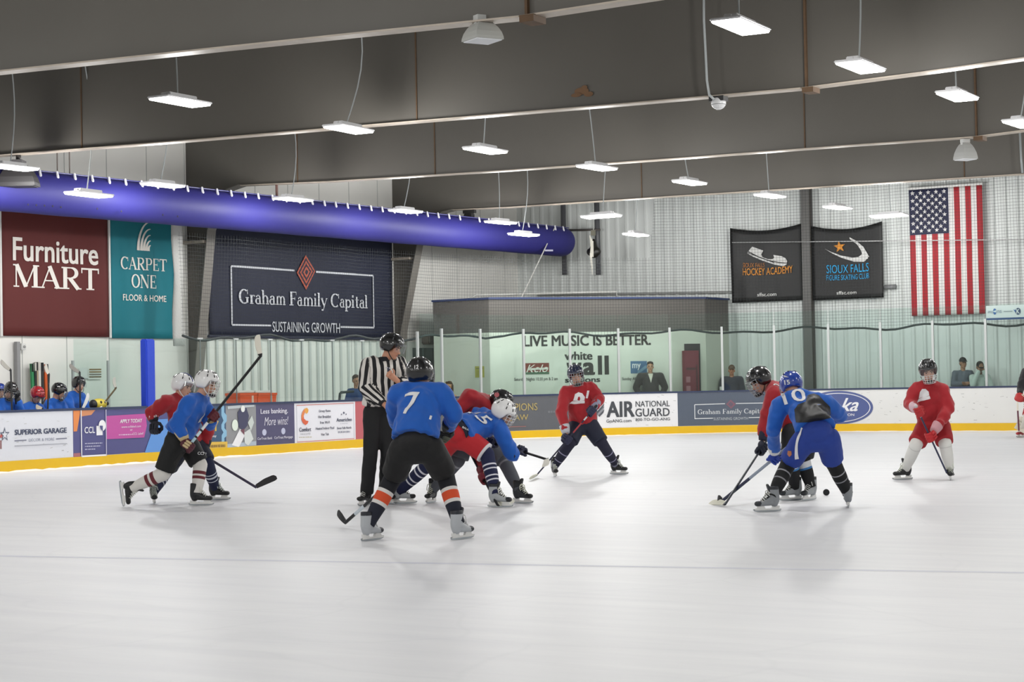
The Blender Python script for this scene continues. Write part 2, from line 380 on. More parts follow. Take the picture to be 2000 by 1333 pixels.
for k, (Y, pr) in BEAMS.items():
    e = empty('beam', (pr[0][0], Y, pr[0][1]), kind='structure')
    bm = bmesh.new()
    for i in range(len(pr)-1):
        (xa, za), (xb, zb) = pr[i], pr[i+1]
        for s in (-.006, .006):
            q = [bm.verts.new(p) for p in ((xa, Y+s, za), (xb, Y+s, zb), (xb, Y+s, ZC), (xa, Y+s, ZC))]
            bm.faces.new(q if s < 0 else q[::-1])
    obj('web', bm, M_web, e)
    bm = bmesh.new()
    for i in range(len(pr)-1):
        (xa, za), (xb, zb) = pr[i], pr[i+1]; d = Vector((xb-xa, 0, zb-za)); L = d.length; d.normalize()
        box(bm, Vector(((xa+xb)/2, Y, (za+zb)/2-.008)), (L+.004, .21, .018), (d, Vector((0, 1, 0)), Vector((-d.z, 0, d.x))))
    obj('flange', bm, M_fl, e)
    bm = bmesh.new()
    for x in SEAMS[k]:
        z0 = next(pr[i][1]+(pr[i+1][1]-pr[i][1])*(x-pr[i][0])/(pr[i+1][0]-pr[i][0]) for i in range(len(pr)-1) if pr[i+1][0] >= x)
        box(bm, (x, Y-.012, (z0+ZC)/2), (.022, .014, ZC-z0), mi=0)
        if abs(x+9.6) < .5:
            box(bm, (x, Y-.03, (z0+ZC)/2), (.03, .05, ZC-z0)); box(bm, (x+.06, Y-.03, z0-.045), (.16, .24, .07))
    obj('splice', bm, M_rust, e)
# rust stain on the second web
P = Plane((0, 23.57-.012, 0), (1, 0, 0), (0, -1, 0)); A = Art(P, .003)
for i, (x, y, rx, ry) in enumerate(((1136, 178, 14, 7), (1150, 184, 9, 5), (1126, 186, 10, 4), (1142, 171, 6, 4))): A.ell(x, y, rx, ry, mat('6a4f38', .9, var=.3, vscale=6), lay=1+i)
o = A.build('beam_stain'); tag(o, kind='structure')
for nm, Y, top in (('column', 31.5, [(-27.16, 2.17), (-26.8, 4.85), (-26.52, 5.45), (-26.25, 5.70), (-25.9, 5.77)]), ('column', 39.43, [(-27.22, 2.72), (-26.68, 4.92), (-26.3, 5.45), (-25.9, 5.72), (-25.6, 5.76)])):
    e = empty(nm, (XW, Y, 0), kind='structure')
    pts = [(-27.42, 0)]+top
    bm = bmesh.new()
    for s in (-.006, .006):
        prev = None
        for x, z in pts:
            c = (bm.verts.new((XW, Y+s, z)), bm.verts.new((x, Y+s, z)))
            if prev: bm.faces.new((prev[0], prev[1], c[1], c[0]))
            prev = c
        c = [bm.verts.new(p) for p in ((XW, Y+s, pts[-1][1]), (pts[-1][0], Y+s, pts[-1][1]), (pts[-1][0], Y+s, ZC), (XW, Y+s, ZC))]; bm.faces.new(c)
    obj('web', bm, M_web, e)
    bm = bmesh.new()
    for i in range(len(pts)-1):
        (xa, za), (xb, zb) = pts[i], pts[i+1]; d = Vector((xb-xa, 0, zb-za)); L = d.length; d.normalize()
        box(bm, Vector(((xa+xb)/2, Y, (za+zb)/2)), (L+.01, .28, .02), (d, Vector((0, 1, 0)), Vector((-d.z, 0, d.x))))
    obj('flange', bm, mat('77736d', .5, var=.08, vscale=3), e)
    bm = bmesh.new(); box(bm, (XW+.3, Y-.1, 4.6), (.62, .18, .06)); obj('brace', bm, M_fl, e)
e = empty('column', (-18.6, YE-.22, 0), kind='structure')
bm = bmesh.new(); box(bm, (-18.6, YE-.17, ZC/2), (.2, .012, ZC-.02)); obj('web', bm, M_web, e)
bm = bmesh.new(); box(bm, (-18.6, YE-.28, ZC/2), (.23, .02, ZC-.02)); box(bm, (-18.6, YE-.07, ZC/2), (.23, .02, ZC-.02)); obj('flange', bm, mat('5a5957', .5, var=.05, vscale=2), e)
# conduits and a long brace rail on the end wall
def pipe(name, pts, r, hexc, **kw):
    bm = bmesh.new(); tube(bm, pts, r, 8); return obj(name, bm, mat(hexc, .4), kw.get('parent'), True)
M_dk = '4c4a48'
for px in (1100, 1166):
    p0 = onY(px, 425, YE-.2); p1 = onY(px+3, 537, YE-.2)
    tag(pipe('wall_post', [p0+Vector((0, 0, .6)), p1], .075, '55565a'), 'dark steel stub post on the end wall beside the '+('blue duct end' if px == 1100 else 'hanging harness bag'), 'post')
p0 = onY(1108, 450, YE-.3); p1 = onY(1172, 449, YE-.3)
tag(pipe('wall_bar', [p0, p1], .03, '4c4744'), 'thin dark bar joining the two stub posts on the end wall', 'bar')
p0 = onY(1050, 577, YE-.06); p1 = onY(1430, 571, YE-.06); p2 = onY(1745, 562, YE-.06)
tag(pipe('wall_conduit', [p0, onY(1250, 574, YE-.06), p1, p2], .035, '8f918f'), 'grey conduit running level along the ribbed end wall', 'conduit')
tag(pipe('wall_bracket', [onY(1728, 561, YE-.1), onY(1750, 560, YE-.1)], .06, '7d7f80'), 'short grey bracket on the end wall beside the star banner', 'bracket')
tag(pipe('stay_wire', [onY(1430, 474, 44.9), onY(1730, 471, 44.9), onY(2010, 468, 44.9), (-9, 44.9, 4.75)], .012, 'b5b5b5'), 'thin pale wire stretched level in front of the black banners and flag', 'wire')
# ---- corner room with the white billboard
M_rm = mat('615e5a', .7, var=.05, vscale=2); M_rml = mat('c2c7ba', .7)
Q = [(-26.35, 39.5), (-24.64, 39.42), (-20.95, 44.13), (-20.95, YE)]
RH, RB = 3.49, 2.64
e = empty('wall_room', (-24.64, 39.42, 0), kind='structure')
for i, (nm, z0, z1, m) in enumerate((('lower_panel', 0, RB, M_rml), ('upper_panel', RB, RH, M_rm))):
    bm = bmesh.new(); QQ = [(-26.35, YE)]+Q
    for j in range(len(QQ)-1):
        bm.faces.new([bm.verts.new(p) for p in ((*QQ[j], z0), (*QQ[j+1], z0), (*QQ[j+1], z1), (*QQ[j], z1))])
    if i: bm.faces.new([bm.verts.new((*q, RH)) for q in QQ])
    obj(nm, bm, m, e)
bm = bmesh.new(); QQ = [(-26.35, YE)]+Q
for j in range(len(QQ)-1):
    a, b_ = Vector((*QQ[j], RH)), Vector((*QQ[j+1], RH)); d, u, v = basis(b_-a)
    box(bm, (a+b_)/2, ((b_-a).length+.05, .07, .05), (d, Vector((-d.y, d.x, 0)), Vector((0, 0, 1))))
obj('roof_edge', bm, mat('2b3b66', .5), e)
d12 = (Vector((*Q[2], 0))-Vector((*Q[1], 0))).normalized()
ROOM = Plane((*Q[1], 0), d12, (d12.y, -d12.x, 0))
FRONT = Plane((*Q[0], 0), (1, -.047, 0), (-.047, -1, 0))
# rails on the room roof
tag(pipe('roof_rail', [ROOM.p3(*ROOM.uv(942, 582), -1)+Vector((0, 0, 0)), ROOM.p3(*ROOM.uv(955, 573), -1), ROOM.p3(*ROOM.uv(1222, 568), -.6), ROOM.p3(*ROOM.uv(1224, 582), -.6)], .03, 'a3a4a0'), 'bent grey pipe rail on the roof of the corner room', 'rail')
# door opening in the right end of the angled room wall
A = Art(ROOM, .006)
u0, v1 = ROOM.uv(1336, 672); u1, _ = ROOM.uv(1367, 672)
A.rect(u0, 0, u1, v1, mat('3c3a3b', .8), 1)
dr = A.build('door_1'); tag(dr, kind='structure')
# red machine standing in the doorway
t = empty('vending_machine', ROOM.p3((u0+u1)/2-.08, 0, .05), 'tall red machine with pale panels standing in the doorway of the corner room', 'machine')
ZU = Vector((0, 0, 1)); bm = bmesh.new(); c = ROOM.p3((u0+u1)/2-.1, .95, .10); box(bm, c+ZU*.12, (.42, .12, 2.1), (ROOM.u, ROOM.n, Vector((0, 0, 1)))); obj('cabinet', bm, mat('6c2c36', .5), t)
A = Art(ROOM, .006); cu = (u0+u1)/2-.1
A.rect(cu+.12, .1, cu+.16, 1.75, mat('4b2a2e', .5), 28); A.rect(cu-.16, 1.62, cu+.1, 1.68, mat('4b2a2e', .5), 28)
for k in range(4): A.rect(cu-.17, 1.3-k*.24, cu-.05, 1.45-k*.24, mat('95686f', .5), 28)
A.build('front_panel', t)
# billboard on the angled wall
bb = empty('billboard', ROOM.p3(1, RB, .02), 'big white billboard with large black slogan on the angled corner room wall', 'sign')
A = Art(ROOM, .006); u0, _ = ROOM.uv(957, 700); u1, _ = ROOM.uv(1313, 700); A.rect(u0, .6, u1, RB-.02, mat('d6dace', .55), 1); A.build('board', bb)
A = Art(ROOM, .006); K = mat('33322f', .6)
A.text('LIVE MUSIC IS BETTER.', 1022, 656, 677.5, 1271, K, .03)
A.text('white', 1102, 687.5, 704, 1157, K, .03)
A.text('w', 1106, 709, 733.5, 1136, K, .04); A.text('a', 1138, 708.5, 733.5, 1162, K, .04)
A.prect(1167, 695, 1175, 732.5, K, 2); A.prect(1180, 695, 1188.5, 732, K, 2)
A.text('sessions', 1103, 738, 748, 1172, K, .03)
A.prect(1021.5, 710, 1072, 732, mat('7a3a2e', .6), 2); A.prect(1021.5, 727.5, 1072, 732, mat('4c6a52', .6), 3)
A.text('Kelo', 1027, 713, 728, 1070, mat('e8e6dc', .6), .0, .4, 4); A.line(1030, 722, 1070, 720, .05, mat('e8e6dc', .6), 4)
A.text('Saturday Nights 10:30 pm & 2 am', 1004, 738.5, 746.5, 1089, K, .005)
A.prect(1231, 706, 1263, 730, mat('4f7396', .6), 2); A.text('my', 1234, 711, 724, 1251, mat('e4e8ea', .6), .02, 0, 3)
A.line(1245, 729, 1262, 716, .07, mat('7fa3bb', .6), 3)
A.text('Sunday Aft', 1214.7, 737.5, 745, 1243, K, .005)
A.build('lettering', bb)
A = Art(FRONT, .006); A.prect(928, 716, 946, 738, mat('a2a24c', .8), 1)
nt_ = tag(A.build('notice'), 'small yellow paper notice taped on the corner room wall', 'notice')
A = Art(FRONT, .006); A.prect(930, 719.5, 944, 720.8, mat('5f5f3a', .8), 2)
for k in range(4): A.prect(931, 725+k*3, 943, 725.7+k*3, mat('8a8a45', .8), 2)
A.build('lettering', nt_)
# left wall beyond the second column: door and a wall box
LW = Plane((XW, 0, 0), (0, 1, 0), (1, 0, 0))
A = Art(LW, .01); A.prect(805, 680, 846, 775, mat('4e5452', .7), 1); tag(A.build('door_2'), kind='structure')
A = Art(LW, .01); A.prect(823.5, 681, 826, 772, mat('7a8a86', .5), 2); o = A.build('trim_3'); tag(o, kind='structure')
bm = bmesh.new(); c = LW.p3(*LW.uv(830, 665), .15); box(bm, c, (.26, .42, .24)); bmesh.ops.bevel(bm, geom=bm.edges[:], offset=.03, segments=2, affect='EDGES')
hb = tag(obj('wall_heater', bm, mat('6b6058', .6)), 'brown metal wall box with louvers mounted above the far door', 'heater')
bm = bmesh.new()
for k in range(5): box(bm, c+Vector((.14, 0, -.08+k*.04)), (.01, .34, .012))
obj('grille', bm, mat('463f3a', .6), hb)
# ================================================================== boards, adverts, glass, net
class Boards:
    """inside face of the boards: s runs along the straight side, round the corner and along the end"""
    s1 = D2-RC; s2 = s1+RC*PI/2
    def uv(s, px, py):
        P = onX(px, py, -D1)
        if P.y > s.s1 or ray(px, py).x >= 0:
            P = onY(px, py, D2)
            if P.x >= -D1+RC: return (s.s2+P.x+D1-RC, P.z)
            d = ray(px, py); cx, cy = -D1+RC, D2-RC
            a = d.x**2+d.y**2; b = -2*(d.x*cx+d.y*cy); c = cx*cx+cy*cy-RC*RC
            t = (-b+math.sqrt(b*b-4*a*c))/(2*a); P = EYE+d*t
            ang = math.atan2(P.y-cy, -(P.x-cx)); return (s.s1+RC*ang, P.z)
        return (P.y, P.z)
    def p3(s, u, v, off=0):
        if u <= s.s1: return Vector((-D1+off, u, v))
        if u >= s.s2: return Vector((-D1+RC+(u-s.s2), D2-off, v))
        a = (u-s.s1)/RC; r = RC-off; return Vector((-D1+RC-r*math.cos(a), D2-RC+r*math.sin(a), v))
BD = Boards(); S0, S1 = 8.0, 80.0
def ss(a, b, step=.3):
    n = max(1, int((b-a)/step)); return [a+(b-a)*i/n for i in range(n+1)]
def wall_strip(bm, a, b, z0, z1, o0, o1, mi=0):
    """closed bar following the boards: front at offset o0, back at o1"""
    S = ss(a, b); rs = [[BD.p3(u, z0, o0), BD.p3(u, z1, o0), BD.p3(u, z1, o1), BD.p3(u, z0, o1)] for u in S]; rings(bm, rs, mi)
boards = empty('dasher_boards', BD.p3(30, 0, 0), 'long run of white rink boards with adverts and yellow kick plate around the ice', 'rink boards')
M_wb = mat('dcdcda', .35, var=.03, vscale=3)
bm = bmesh.new(); wall_strip(bm, S0, S1, .19, HB-.025, 0, -.1); obj('facing', bm, M_wb, boards)
bm = bmesh.new(); wall_strip(bm, S0, S1, 0, .195, .012, -.1); obj('kick_plate', bm, mat('dcb000', .4, var=.05, vscale=4), boards)
bm = bmesh.new(); wall_strip(bm, S0, S1, HB-.03, HB+.012, .015, -.14); obj('cap_rail', bm, mat('23304f', .4), boards)
# ragged snow line at the foot of the boards
rnd = random.Random(3); bm = bmesh.new(); prev = None
for u in ss(14, 62, .16):
    h = .012+.028*rnd.random()*(1.0 if u < 30 else .35); c = [bm.verts.new(BD.p3(u, z, o)) for z, o in ((h, .012), (h*.7, .03), (0, .06+.06*rnd.random()))]
    if prev:
        for k in range(2): bm.faces.new((prev[k], prev[k+1], c[k+1], c[k]))
    prev = c
tag(obj('ice_shavings', bm, mat('eceef0', .8)), 'thin ragged ridge of ice shavings along the yellow kick plate', 'ice shavings', kind='stuff')
# scuffs
A = Art(BD, .003)
for i in range(190):
    x = rnd.uniform(1500, 1985) if i < 120 else rnd.choice((rnd.uniform(0, 140), rnd.uniform(1180, 1322)))
    y0 = 758 if x > 1000 else 806; y = y0+8+rnd.random()*(66 if x > 1000 else 88)
    A.line(x, y, x+rnd.uniform(.8, 7), y+rnd.uniform(-1.5, 1.5), rnd.uniform(.004, .014), mat(rnd.choice(('9a9b9a', 'b3b4b3', 'c2c3c2')), .7), 1)
A.build('scuff_marks', boards)
ZT, ZB = HB-.032, .2
def ad(x0, x1, m):
    A = Art(BD, .005); u0, _ = BD.uv(x0, 820); u1, _ = BD.uv(x1, 820); A.rect(u0, ZB, u1, ZT, m, .3)
    return A.build('advert_panel', boards)
WH = mat('e6e6e8', .5); NV = mat('38405a', .5)
p = ad(-60, 142, mat('d3d5dc', .4, var=.02)); A = Art(BD, .005)
A.text('SUPERIOR GARAGE', 27.7, 840, 850.6, 129.8, NV, .03)
A.text('DÉCOR & MORE', 55.5, 856.2, 863.4, 105.7, mat('8b90a0', .5), .0)
A.line(27.7, 861.7, 51, 860.3, .02, mat('77798a', .5)); A.line(108.8, 858, 130, 856.6, .02, mat('77798a', .5))
A.line(27.7, 872, 130, 867, .018, mat('a5a7b0', .5))
A.star(8.5, 849.5, 10, 15, mat('5b6376', .5), 2); A.star(8.2, 850, 6.2, 9.5, mat('d3d5dc', .4, var=.02), 3)
A.prect(-6, 861, 3, 878, mat('8d6a6c', .5)); A.line(0, 855, 3, 850, .05, mat('a84a48', .5))
A.build('lettering', p)
PU = mat('4a4a7c', .45, var=.06, vscale=1.5)
p = ad(142, 335, PU); A = Art(BD, .005)
OR = mat('d98344', .5)
A.poly([(142.6, 802), (156.4, 801), (156, 808), (150, 843), (143.5, 843.5)], OR); A.poly([(158, 800), (188, 798.5), (178, 811), (158, 814)], mat('c9865c', .5)); A.poly([(143.5, 886), (157, 885), (157, 894), (143.5, 895.5)], mat('a0636a', .5))
A.line(157.2, 800.5, 158.6, 893, .022, WH, 3); A.line(205.8, 798, 206.8, 891, .022, mat('b9b6cc', .5), 3); A.line(159, 892, 206, 889.3, .03, WH, 3)
A.text('CCL', 164.2, 834.6, 847.2, 184.6, WH, .015)
A.prect(187.5, 832.5, 199.5, 851, WH, 2); A.ell(198.6, 831.6, 6.9, 10.8, WH, 3); A.poly([(193, 832), (199.3, 832), (199.3, 843), (195, 839)], PU, 4)
for k, (x1, y) in enumerate(((199, 867), (196, 872.6), (185.5, 878.4))): A.smudge(165.2, y, x1, 1.9, mat('b5b5cc', .5), 2, k)
MG = mat('b64c96', .45); A.poly([(207.5, 813), (284, 808.5), (286, 832), (281, 855), (207.5, 858.5)], MG, 2)
A.text('APPLY TODAY', 233, 819.8, 827.2, 276.7, WH, .02, .15, 3); A.text('www.ccllabel.com', 236, 832.4, 836.6, 274, mat('e2cfe0', .5), .01, .1, 3); A.text('or', 253, 839, 842, 258, WH, 0, 0, 3)
A.smudge(231, 850, 258, 2.2, mat('dcb8d4', .5), 3, 8); A.text('CCL Label!', 258, 845.6, 850.2, 279, mat('e2cfe0', .5), .01, .2, 3)
A.poly([(281, 887.4), (304, 820), (335, 818), (335, 884)], mat('5b8fd0', .5), 2)
A.build('lettering', p)
p = ad(335, 441, mat('34506f', .45, var=.05)); A = Art(BD, .005)
GD = mat('d8b24a', .5); A.text('AY', 402, 823.5, 843.5, 426.5, GD, .03); A.text('Mile Away', 395, 851, 857, 422, WH, .01)
A.poly([(330, 866), (443.5, 863), (443.5, 876.6), (330, 881)], GD, 2); A.smudge(398, 872.6, 439, 5, mat('8a6f35', .6), 3, 4)
LB = mat('86b3cf', .5)
A.poly([(432, 791.5), (437.5, 791.2), (437.5, 806), (442.5, 812), (442.5, 823), (438, 829), (438, 837), (442.5, 842), (442.5, 852), (438, 856), (438, 863), (432.5, 863.4), (432.5, 851), (436, 845), (432, 838), (432, 830), (436, 822), (432, 812)], LB)
A.build('lettering', p)
p = ad(441, 500, mat('8a8b8e', .5, var=.12, vscale=2)); A = Art(BD, .005)
A.poly([(452, 870), (468, 838), (480, 846), (466, 874)], WH, 2); A.poly([(476, 846), (487, 838), (494, 858), (484, 871), (477, 866)], mat('cfd4d2', .5), 2.5)
A.poly([(463, 806), (470, 797), (480, 797), (485, 812), (482, 832), (474, 842), (465, 834)], mat('3b3c58', .5), 3); A.ell(473, 799, 4, 6.5, mat('dfe2de', .5), 4)
A.ell(458, 831, 6, 11, mat('dbe6d8', .5), 3); A.poly([(483, 826), (491, 812), (495, 826), (489, 842)], mat('c2c9c5', .5), 3); A.poly([(468, 841), (476, 838), (476, 850)], mat('70434f', .5), 4)
A.line(444, 797, 496, 792, .06, mat('b4bcc0', .5)); A.poly([(443.5, 868), (500, 862), (500, 870), (443.5, 875.5)], mat('aab6c2', .5), 1.3)
A.build('lettering', p)
p = ad(500, 575, mat('4b4868', .45, var=.05)); A = Art(BD, .005); LV = mat('d5d3de', .5)
A.text('Less banking.', 508, 799.4, 812, 561.5, LV, .02); A.text('More wins!', 515.5, 815.5, 832, 562.5, LV, .0, .25)
A.ell(516, 845, 4.2, 6.3, mat('b9bcd2', .5)); A.ell(553, 842.6, 4, 6.3, mat('b9bcd2', .5)); A.text('CorTrust Bank', 502, 855, 860, 531, LV, .015); A.text('CorTrust Mortgage', 535, 853, 859.5, 571, LV, .015)
A.build('lettering', p)
p = ad(575, 694, mat('dedee4', .45)); A = Art(BD, .005); RD = mat('c4614f', .5); TX = mat('45475a', .5)
A.line(578.5, 792.5, 690, 787.8, .012, RD); A.line(580, 864, 691.5, 857.2, .012, RD); A.line(578.5, 792.5, 580, 864, .008, mat('9799a6', .5)); A.line(690, 787.8, 691.5, 857.2, .008, mat('9799a6', .5))
C1 = [(594, 799), (599, 797), (602, 801), (601, 806), (598, 809), (595, 806), (592.5, 813), (593, 818), (597, 822), (602, 823), (600, 828), (596, 831), (591, 827), (588, 820), (588, 812), (590.5, 804)]
A.poly([C1[i] for i in (0, 1, 2, 3, 4, 5)], mat('dda04a', .5), 2); A.poly([C1[i] for i in (0, 5, 6, 13, 14, 15)], mat('d97f4a', .5), 2); A.poly([C1[i] for i in (6, 7, 8, 9, 10, 11, 12, 13)], mat('d0603e', .5), 2)
A.text('Comfort', 584, 836, 844, 607, TX, .02); A.text('INN & SUITES', 586, 847.6, 850.2, 605.5, mat('85878f', .5), .0); A.smudge(584, 855, 608, 1.2, mat('a9a070', .5), 2, 3)
for t, x0, yt, yb, x1 in (('Group Rates', 622, 801, 807.3, 645), ('Hot Breakfast', 621, 812.2, 817.6, 646), ('Free Wi-Fi', 624.5, 823.6, 828.6, 643.5), ('Heated Indoor Pool', 616, 835.2, 840.4, 652), ('Hot Tub', 627, 846.6, 851.6, 641.5)): A.text(t, x0, yt, yb, x1, TX, .008)
A.text('AmericInn', 656.5, 817.5, 824.5, 686.3, mat('3a3f58', .5), .015)
for x, y, r in ((671, 807, 2.2), (666.5, 810, 1.5), (675.3, 809.6, 1.5)): A.star(x, y, r, r*1.5, mat('3a3f58', .5), 2)
A.text('BY WYNDHAM', 664, 827.2, 829.2, 678.5, mat('9a9ca8', .5)); A.text('Sioux Falls North', 657.5, 834.6, 839.2, 685.5, TX, .01); A.smudge(660, 844.6, 683, 3, mat('8e909c', .5), 2, 5)
A.build('lettering', p)
ad(694, 770, mat('b2595f', .45))
p = ad(770, 1171, mat('55575c', .5, var=.08, vscale=2)); A = Art(BD, .005); GL = mat('a8965e', .5)
A.text('CHAMPIONS', 960, 790, 804.5, 1049.5, GL, -.005); A.text('L', 993, 812, 823, 1001, GL, -.005); A.text('AW', 1004, 810.4, 821.8, 1031.5, GL, -.005)
A.line(985, 834.5, 1027, 833.3, .022, mat('8a5f5c', .5)); A.smudge(1070, 805, 1096, 4, mat('6f7176', .5), 2, 6)
A.build('lettering', p)
p = ad(1163, 1324, mat('e2e2e4', .45)); A = Art(BD, .005); GK = mat('3d4046', .5)
A.text('AIR', 1184, 785, 815.8, 1239.5, GK, .03); A.text('NATIONAL', 1241, 784, 795.6, 1308, GK, .01); A.text('GUARD', 1240.5, 798.6, 814.6, 1308, GK, .015)
A.text('GoANG.com', 1184, 820, 826.2, 1233, GK, .01); A.text('800-TO-GO-ANG', 1241, 817.6, 823, 1308.5, GK, .01)
for k in range(3): A.poly([(1164+k*2, 806+k*3), (1180, 788+k*6), (1178, 797+k*5), (1166+k*2, 811+k*2)], mat('4a4d54', .5) if k != 1 else mat('8b8e94', .5), 2+k)
A.build('lettering', p)
p = ad(1324, 1520, mat('4d5665', .5, var=.05)); A = Art(BD, .005); LG = mat('c9ccce', .5)
A.line(1356.6, 791, 1416, 789, .022, LG); A.line(1437, 788.6, 1498, 787.5, .022, LG); A.line(1356.6, 791, 1357.2, 819, .022, LG); A.line(1498, 787.5, 1498.6, 815.4, .022, LG)
A.line(1357, 818.3, 1392.5, 817.4, .022, LG); A.line(1462.5, 816.2, 1498.6, 815.4, .022, LG)
A.poly([(1427, 781), (1437, 790), (1428, 799), (1418, 790)], mat('7a5260', .5), 2); A.poly([(1427, 785), (1432, 790), (1428, 795), (1422, 790)], mat('5c5060', .5), 3)
A.serif('Graham Family Capital', 1362.5, 800.4, 812.6, 1493, LG); A.text('SUSTAINING GROWTH', 1393.5, 816, 821.4, 1461, mat('b2b7ba', .5), .0)
A.build('lettering', p)
p = ad(1520, 2100, mat('dcdcda', .35, var=.03, vscale=3)); A = Art(BD, .005)
B1 = mat('4e5a8c', .45, var=.06); A.ell(1637, 796.6, 68.5, 32.6, B1, 2, 48); A.ell(1637, 796.6, 63.5, 28.6, WH, 3, 48); A.ell(1637, 796.6, 61.8, 27.2, mat('48558a', .45, var=.08), 4, 48)
A.text('ka', 1641, 778, 804, 1678, WH, .015, .45, 5); A.text('CONSTRUCTION', 1601, 808.8, 813.6, 1669, WH, .01, 0, 5)
A.build('lettering', p)
# ---- shielding glass
GLS = glass_mat((.91, .96, .945, 1), .03, 'shielding glass')
def pane(x0, x1, ztop, name='glass_pane', gap=.012):
    a = BD.uv(x0, 770)[0]+gap; b = BD.uv(x1, 770)[0]-gap; bm = bmesh.new(); S = ss(a, b, .5)
    rings(bm, [[BD.p3(u, HB+.012, -.055), BD.p3(u, ztop, -.055), BD.p3(u, ztop, -.067), BD.p3(u, HB+.012, -.067)] for u in S])
    return obj(name, bm, GLS, boards)
SIDE = [303, 396, 466, 533, 594, 654, 712, 768, 820]
for a, b_ in zip(SIDE[:-1], SIDE[1:]): pane(a, b_, 2.38)
ENDX = [820, 867, 942, 1026, 1116, 1210.5, 1310.5, 1412, 1514, 1619.5, 1721, 1823, 1926.5, 2032]
for a, b_ in zip(ENDX[:-1], ENDX[1:]): pane(a, b_, 3.04)
M_al = mat('b4b8b7', .35, .3)
for i, x in enumerate(ENDX[:-1]):
    u = BD.uv(x, 760)[0]; bm = bmesh.new(); c = BD.p3(u, 0, -.045); n = (BD.p3(u, 0, 0)-BD.p3(u, 0, -.1)).normalized(); tg = Vector((-n.y, n.x, 0))
    zt = 2.70 if i else 2.62
    box(bm, Vector((c.x, c.y, (HB+zt)/2)), (.055, .05, zt-HB), (tg, n, Vector((0, 0, 1)))); obj('stanchion', bm, M_al, boards)
for x in SIDE[1:-1]:
    u = BD.uv(x, 760)[0]; c = BD.p3(u, 0, -.05)
    bm = bmesh.new(); box(bm, Vector((c.x, c.y, 1.72)), (.012, .02, 1.32)); obj('joint_strip', bm, mat('5d6866', .5), boards)
    bm = bmesh.new(); box(bm, Vector((c.x, c.y, 2.385)), (.03, .14, .03)); obj('pane_clip', bm, M_al, boards)
bm = bmesh.new(); u0 = BD.uv(285.3, 780)[0]; u1 = BD.uv(303.3, 780)[0]; c = BD.p3((u0+u1)/2, 0, -.06)
box(bm, Vector((c.x, c.y, 1.70)), (.17, u1-u0, 1.32)); bmesh.ops.bevel(bm, geom=bm.edges[:], offset=.025, segments=3, affect='EDGES')
obj('padded_post', bm, mat('1238b4', .6, bump=.2, bscale=14), boards)
# ---- protective net behind the glass with its dark bottom rope
def net_mat():
    m = bpy.data.materials.new('netting'); m.use_nodes = True; nt = m.node_tree; nt.nodes.clear(); L = nt.links.new
    o = nt.nodes.new('ShaderNodeOutputMaterial'); mx = nt.nodes.new('ShaderNodeMixShader'); t = nt.nodes.new('ShaderNodeBsdfTransparent'); d = nt.nodes.new('ShaderNodeBsdfDiffuse'); d.inputs[0].default_value = lin('37393a')
    uv = nt.nodes.new('ShaderNodeUVMap'); sp = nt.nodes.new('ShaderNodeSeparateXYZ'); L(uv.outputs[0], sp.inputs[0]); outs = []
    for k in (0, 1):
        a = nt.nodes.new('ShaderNodeMath'); a.operation = 'MULTIPLY'; a.inputs[1].default_value = 1/.075; L(sp.outputs[k], a.inputs[0])
        f = nt.nodes.new('ShaderNodeMath'); f.operation = 'FRACT'; L(a.outputs[0], f.inputs[0])
        c = nt.nodes.new('ShaderNodeMath'); c.operation = 'LESS_THAN'; c.inputs[1].default_value = .07; L(f.outputs[0], c.inputs[0]); outs.append(c)
    mm = nt.nodes.new('ShaderNodeMath'); mm.operation = 'MAXIMUM'; L(outs[0].outputs[0], mm.inputs[0]); L(outs[1].outputs[0], mm.inputs[1])
    L(mm.outputs[0], mx.inputs[0]); L(t.outputs[0], mx.inputs[1]); L(d.outputs[0], mx.inputs[2]); L(mx.outputs[0], o.inputs[0]); return m
NET = net_mat()
nets = empty('safety_net', BD.p3(33, 2.3, -.25), 'fine dark safety net hanging above the glass from the roof beams', 'net')
def rope_z(u): return 2.42+.045*math.sin(u*1.9)+.03*math.sin(u*4.3+1)+(.16 if u > BD.s1+3 else .16*max(0, (u-33)/8) if u > 33 else 0)
me = bpy.data.meshes.new('mesh'); V_, F_, UVs = [], [], []
S = ss(onX(352, 600, -24.72).y, 66, .25); NZ = 9
for u in S:
    for j in range(NZ):
        z = rope_z(u)+((4.5 if u < BD.s1+7.5 else 7.2)-rope_z(u))*j/(NZ-1); P = BD.p3(u, z, -.24+.05*math.sin(u*2.2+z)+.03*math.sin(u*5.1)); V_.append(P); UVs.append((u, z))
for i in range(len(S)-1):
    for j in range(NZ-1): a = i*NZ+j; F_.append((a, a+NZ, a+NZ+1, a+1))
me.from_pydata(V_, [], F_); ul = me.uv_layers.new()
for l in me.loops: ul.data[l.index].uv = UVs[l.vertex_index]
link_mesh('netting', me, NET, nets, True)['kind'] = 'stuff'
bm = bmesh.new(); tube(bm, [BD.p3(u, rope_z(u), -.24+.05*math.sin(u*2.2+rope_z(u))) for u in S], .026, 6); obj('bottom_rope', bm, mat('33393a', .8), nets, True)
bm = bmesh.new(); rn = random.Random(5)
rings(bm, [[Vector((-26.6+.06*math.cos(k*PI/4)*(1+.4*math.sin(k*3+z*2)), onX(347, 500, -26.6).y+.16*math.sin(k*PI/4)*(1+.25*math.sin(z*3.1+k)), z)) for k in range(8)] for z in [2.3+.25*i for i in range(14)]])
obj('gathered_edge', bm, mat('b9b9b6', .9, bump=.4, bscale=25), nets, True)
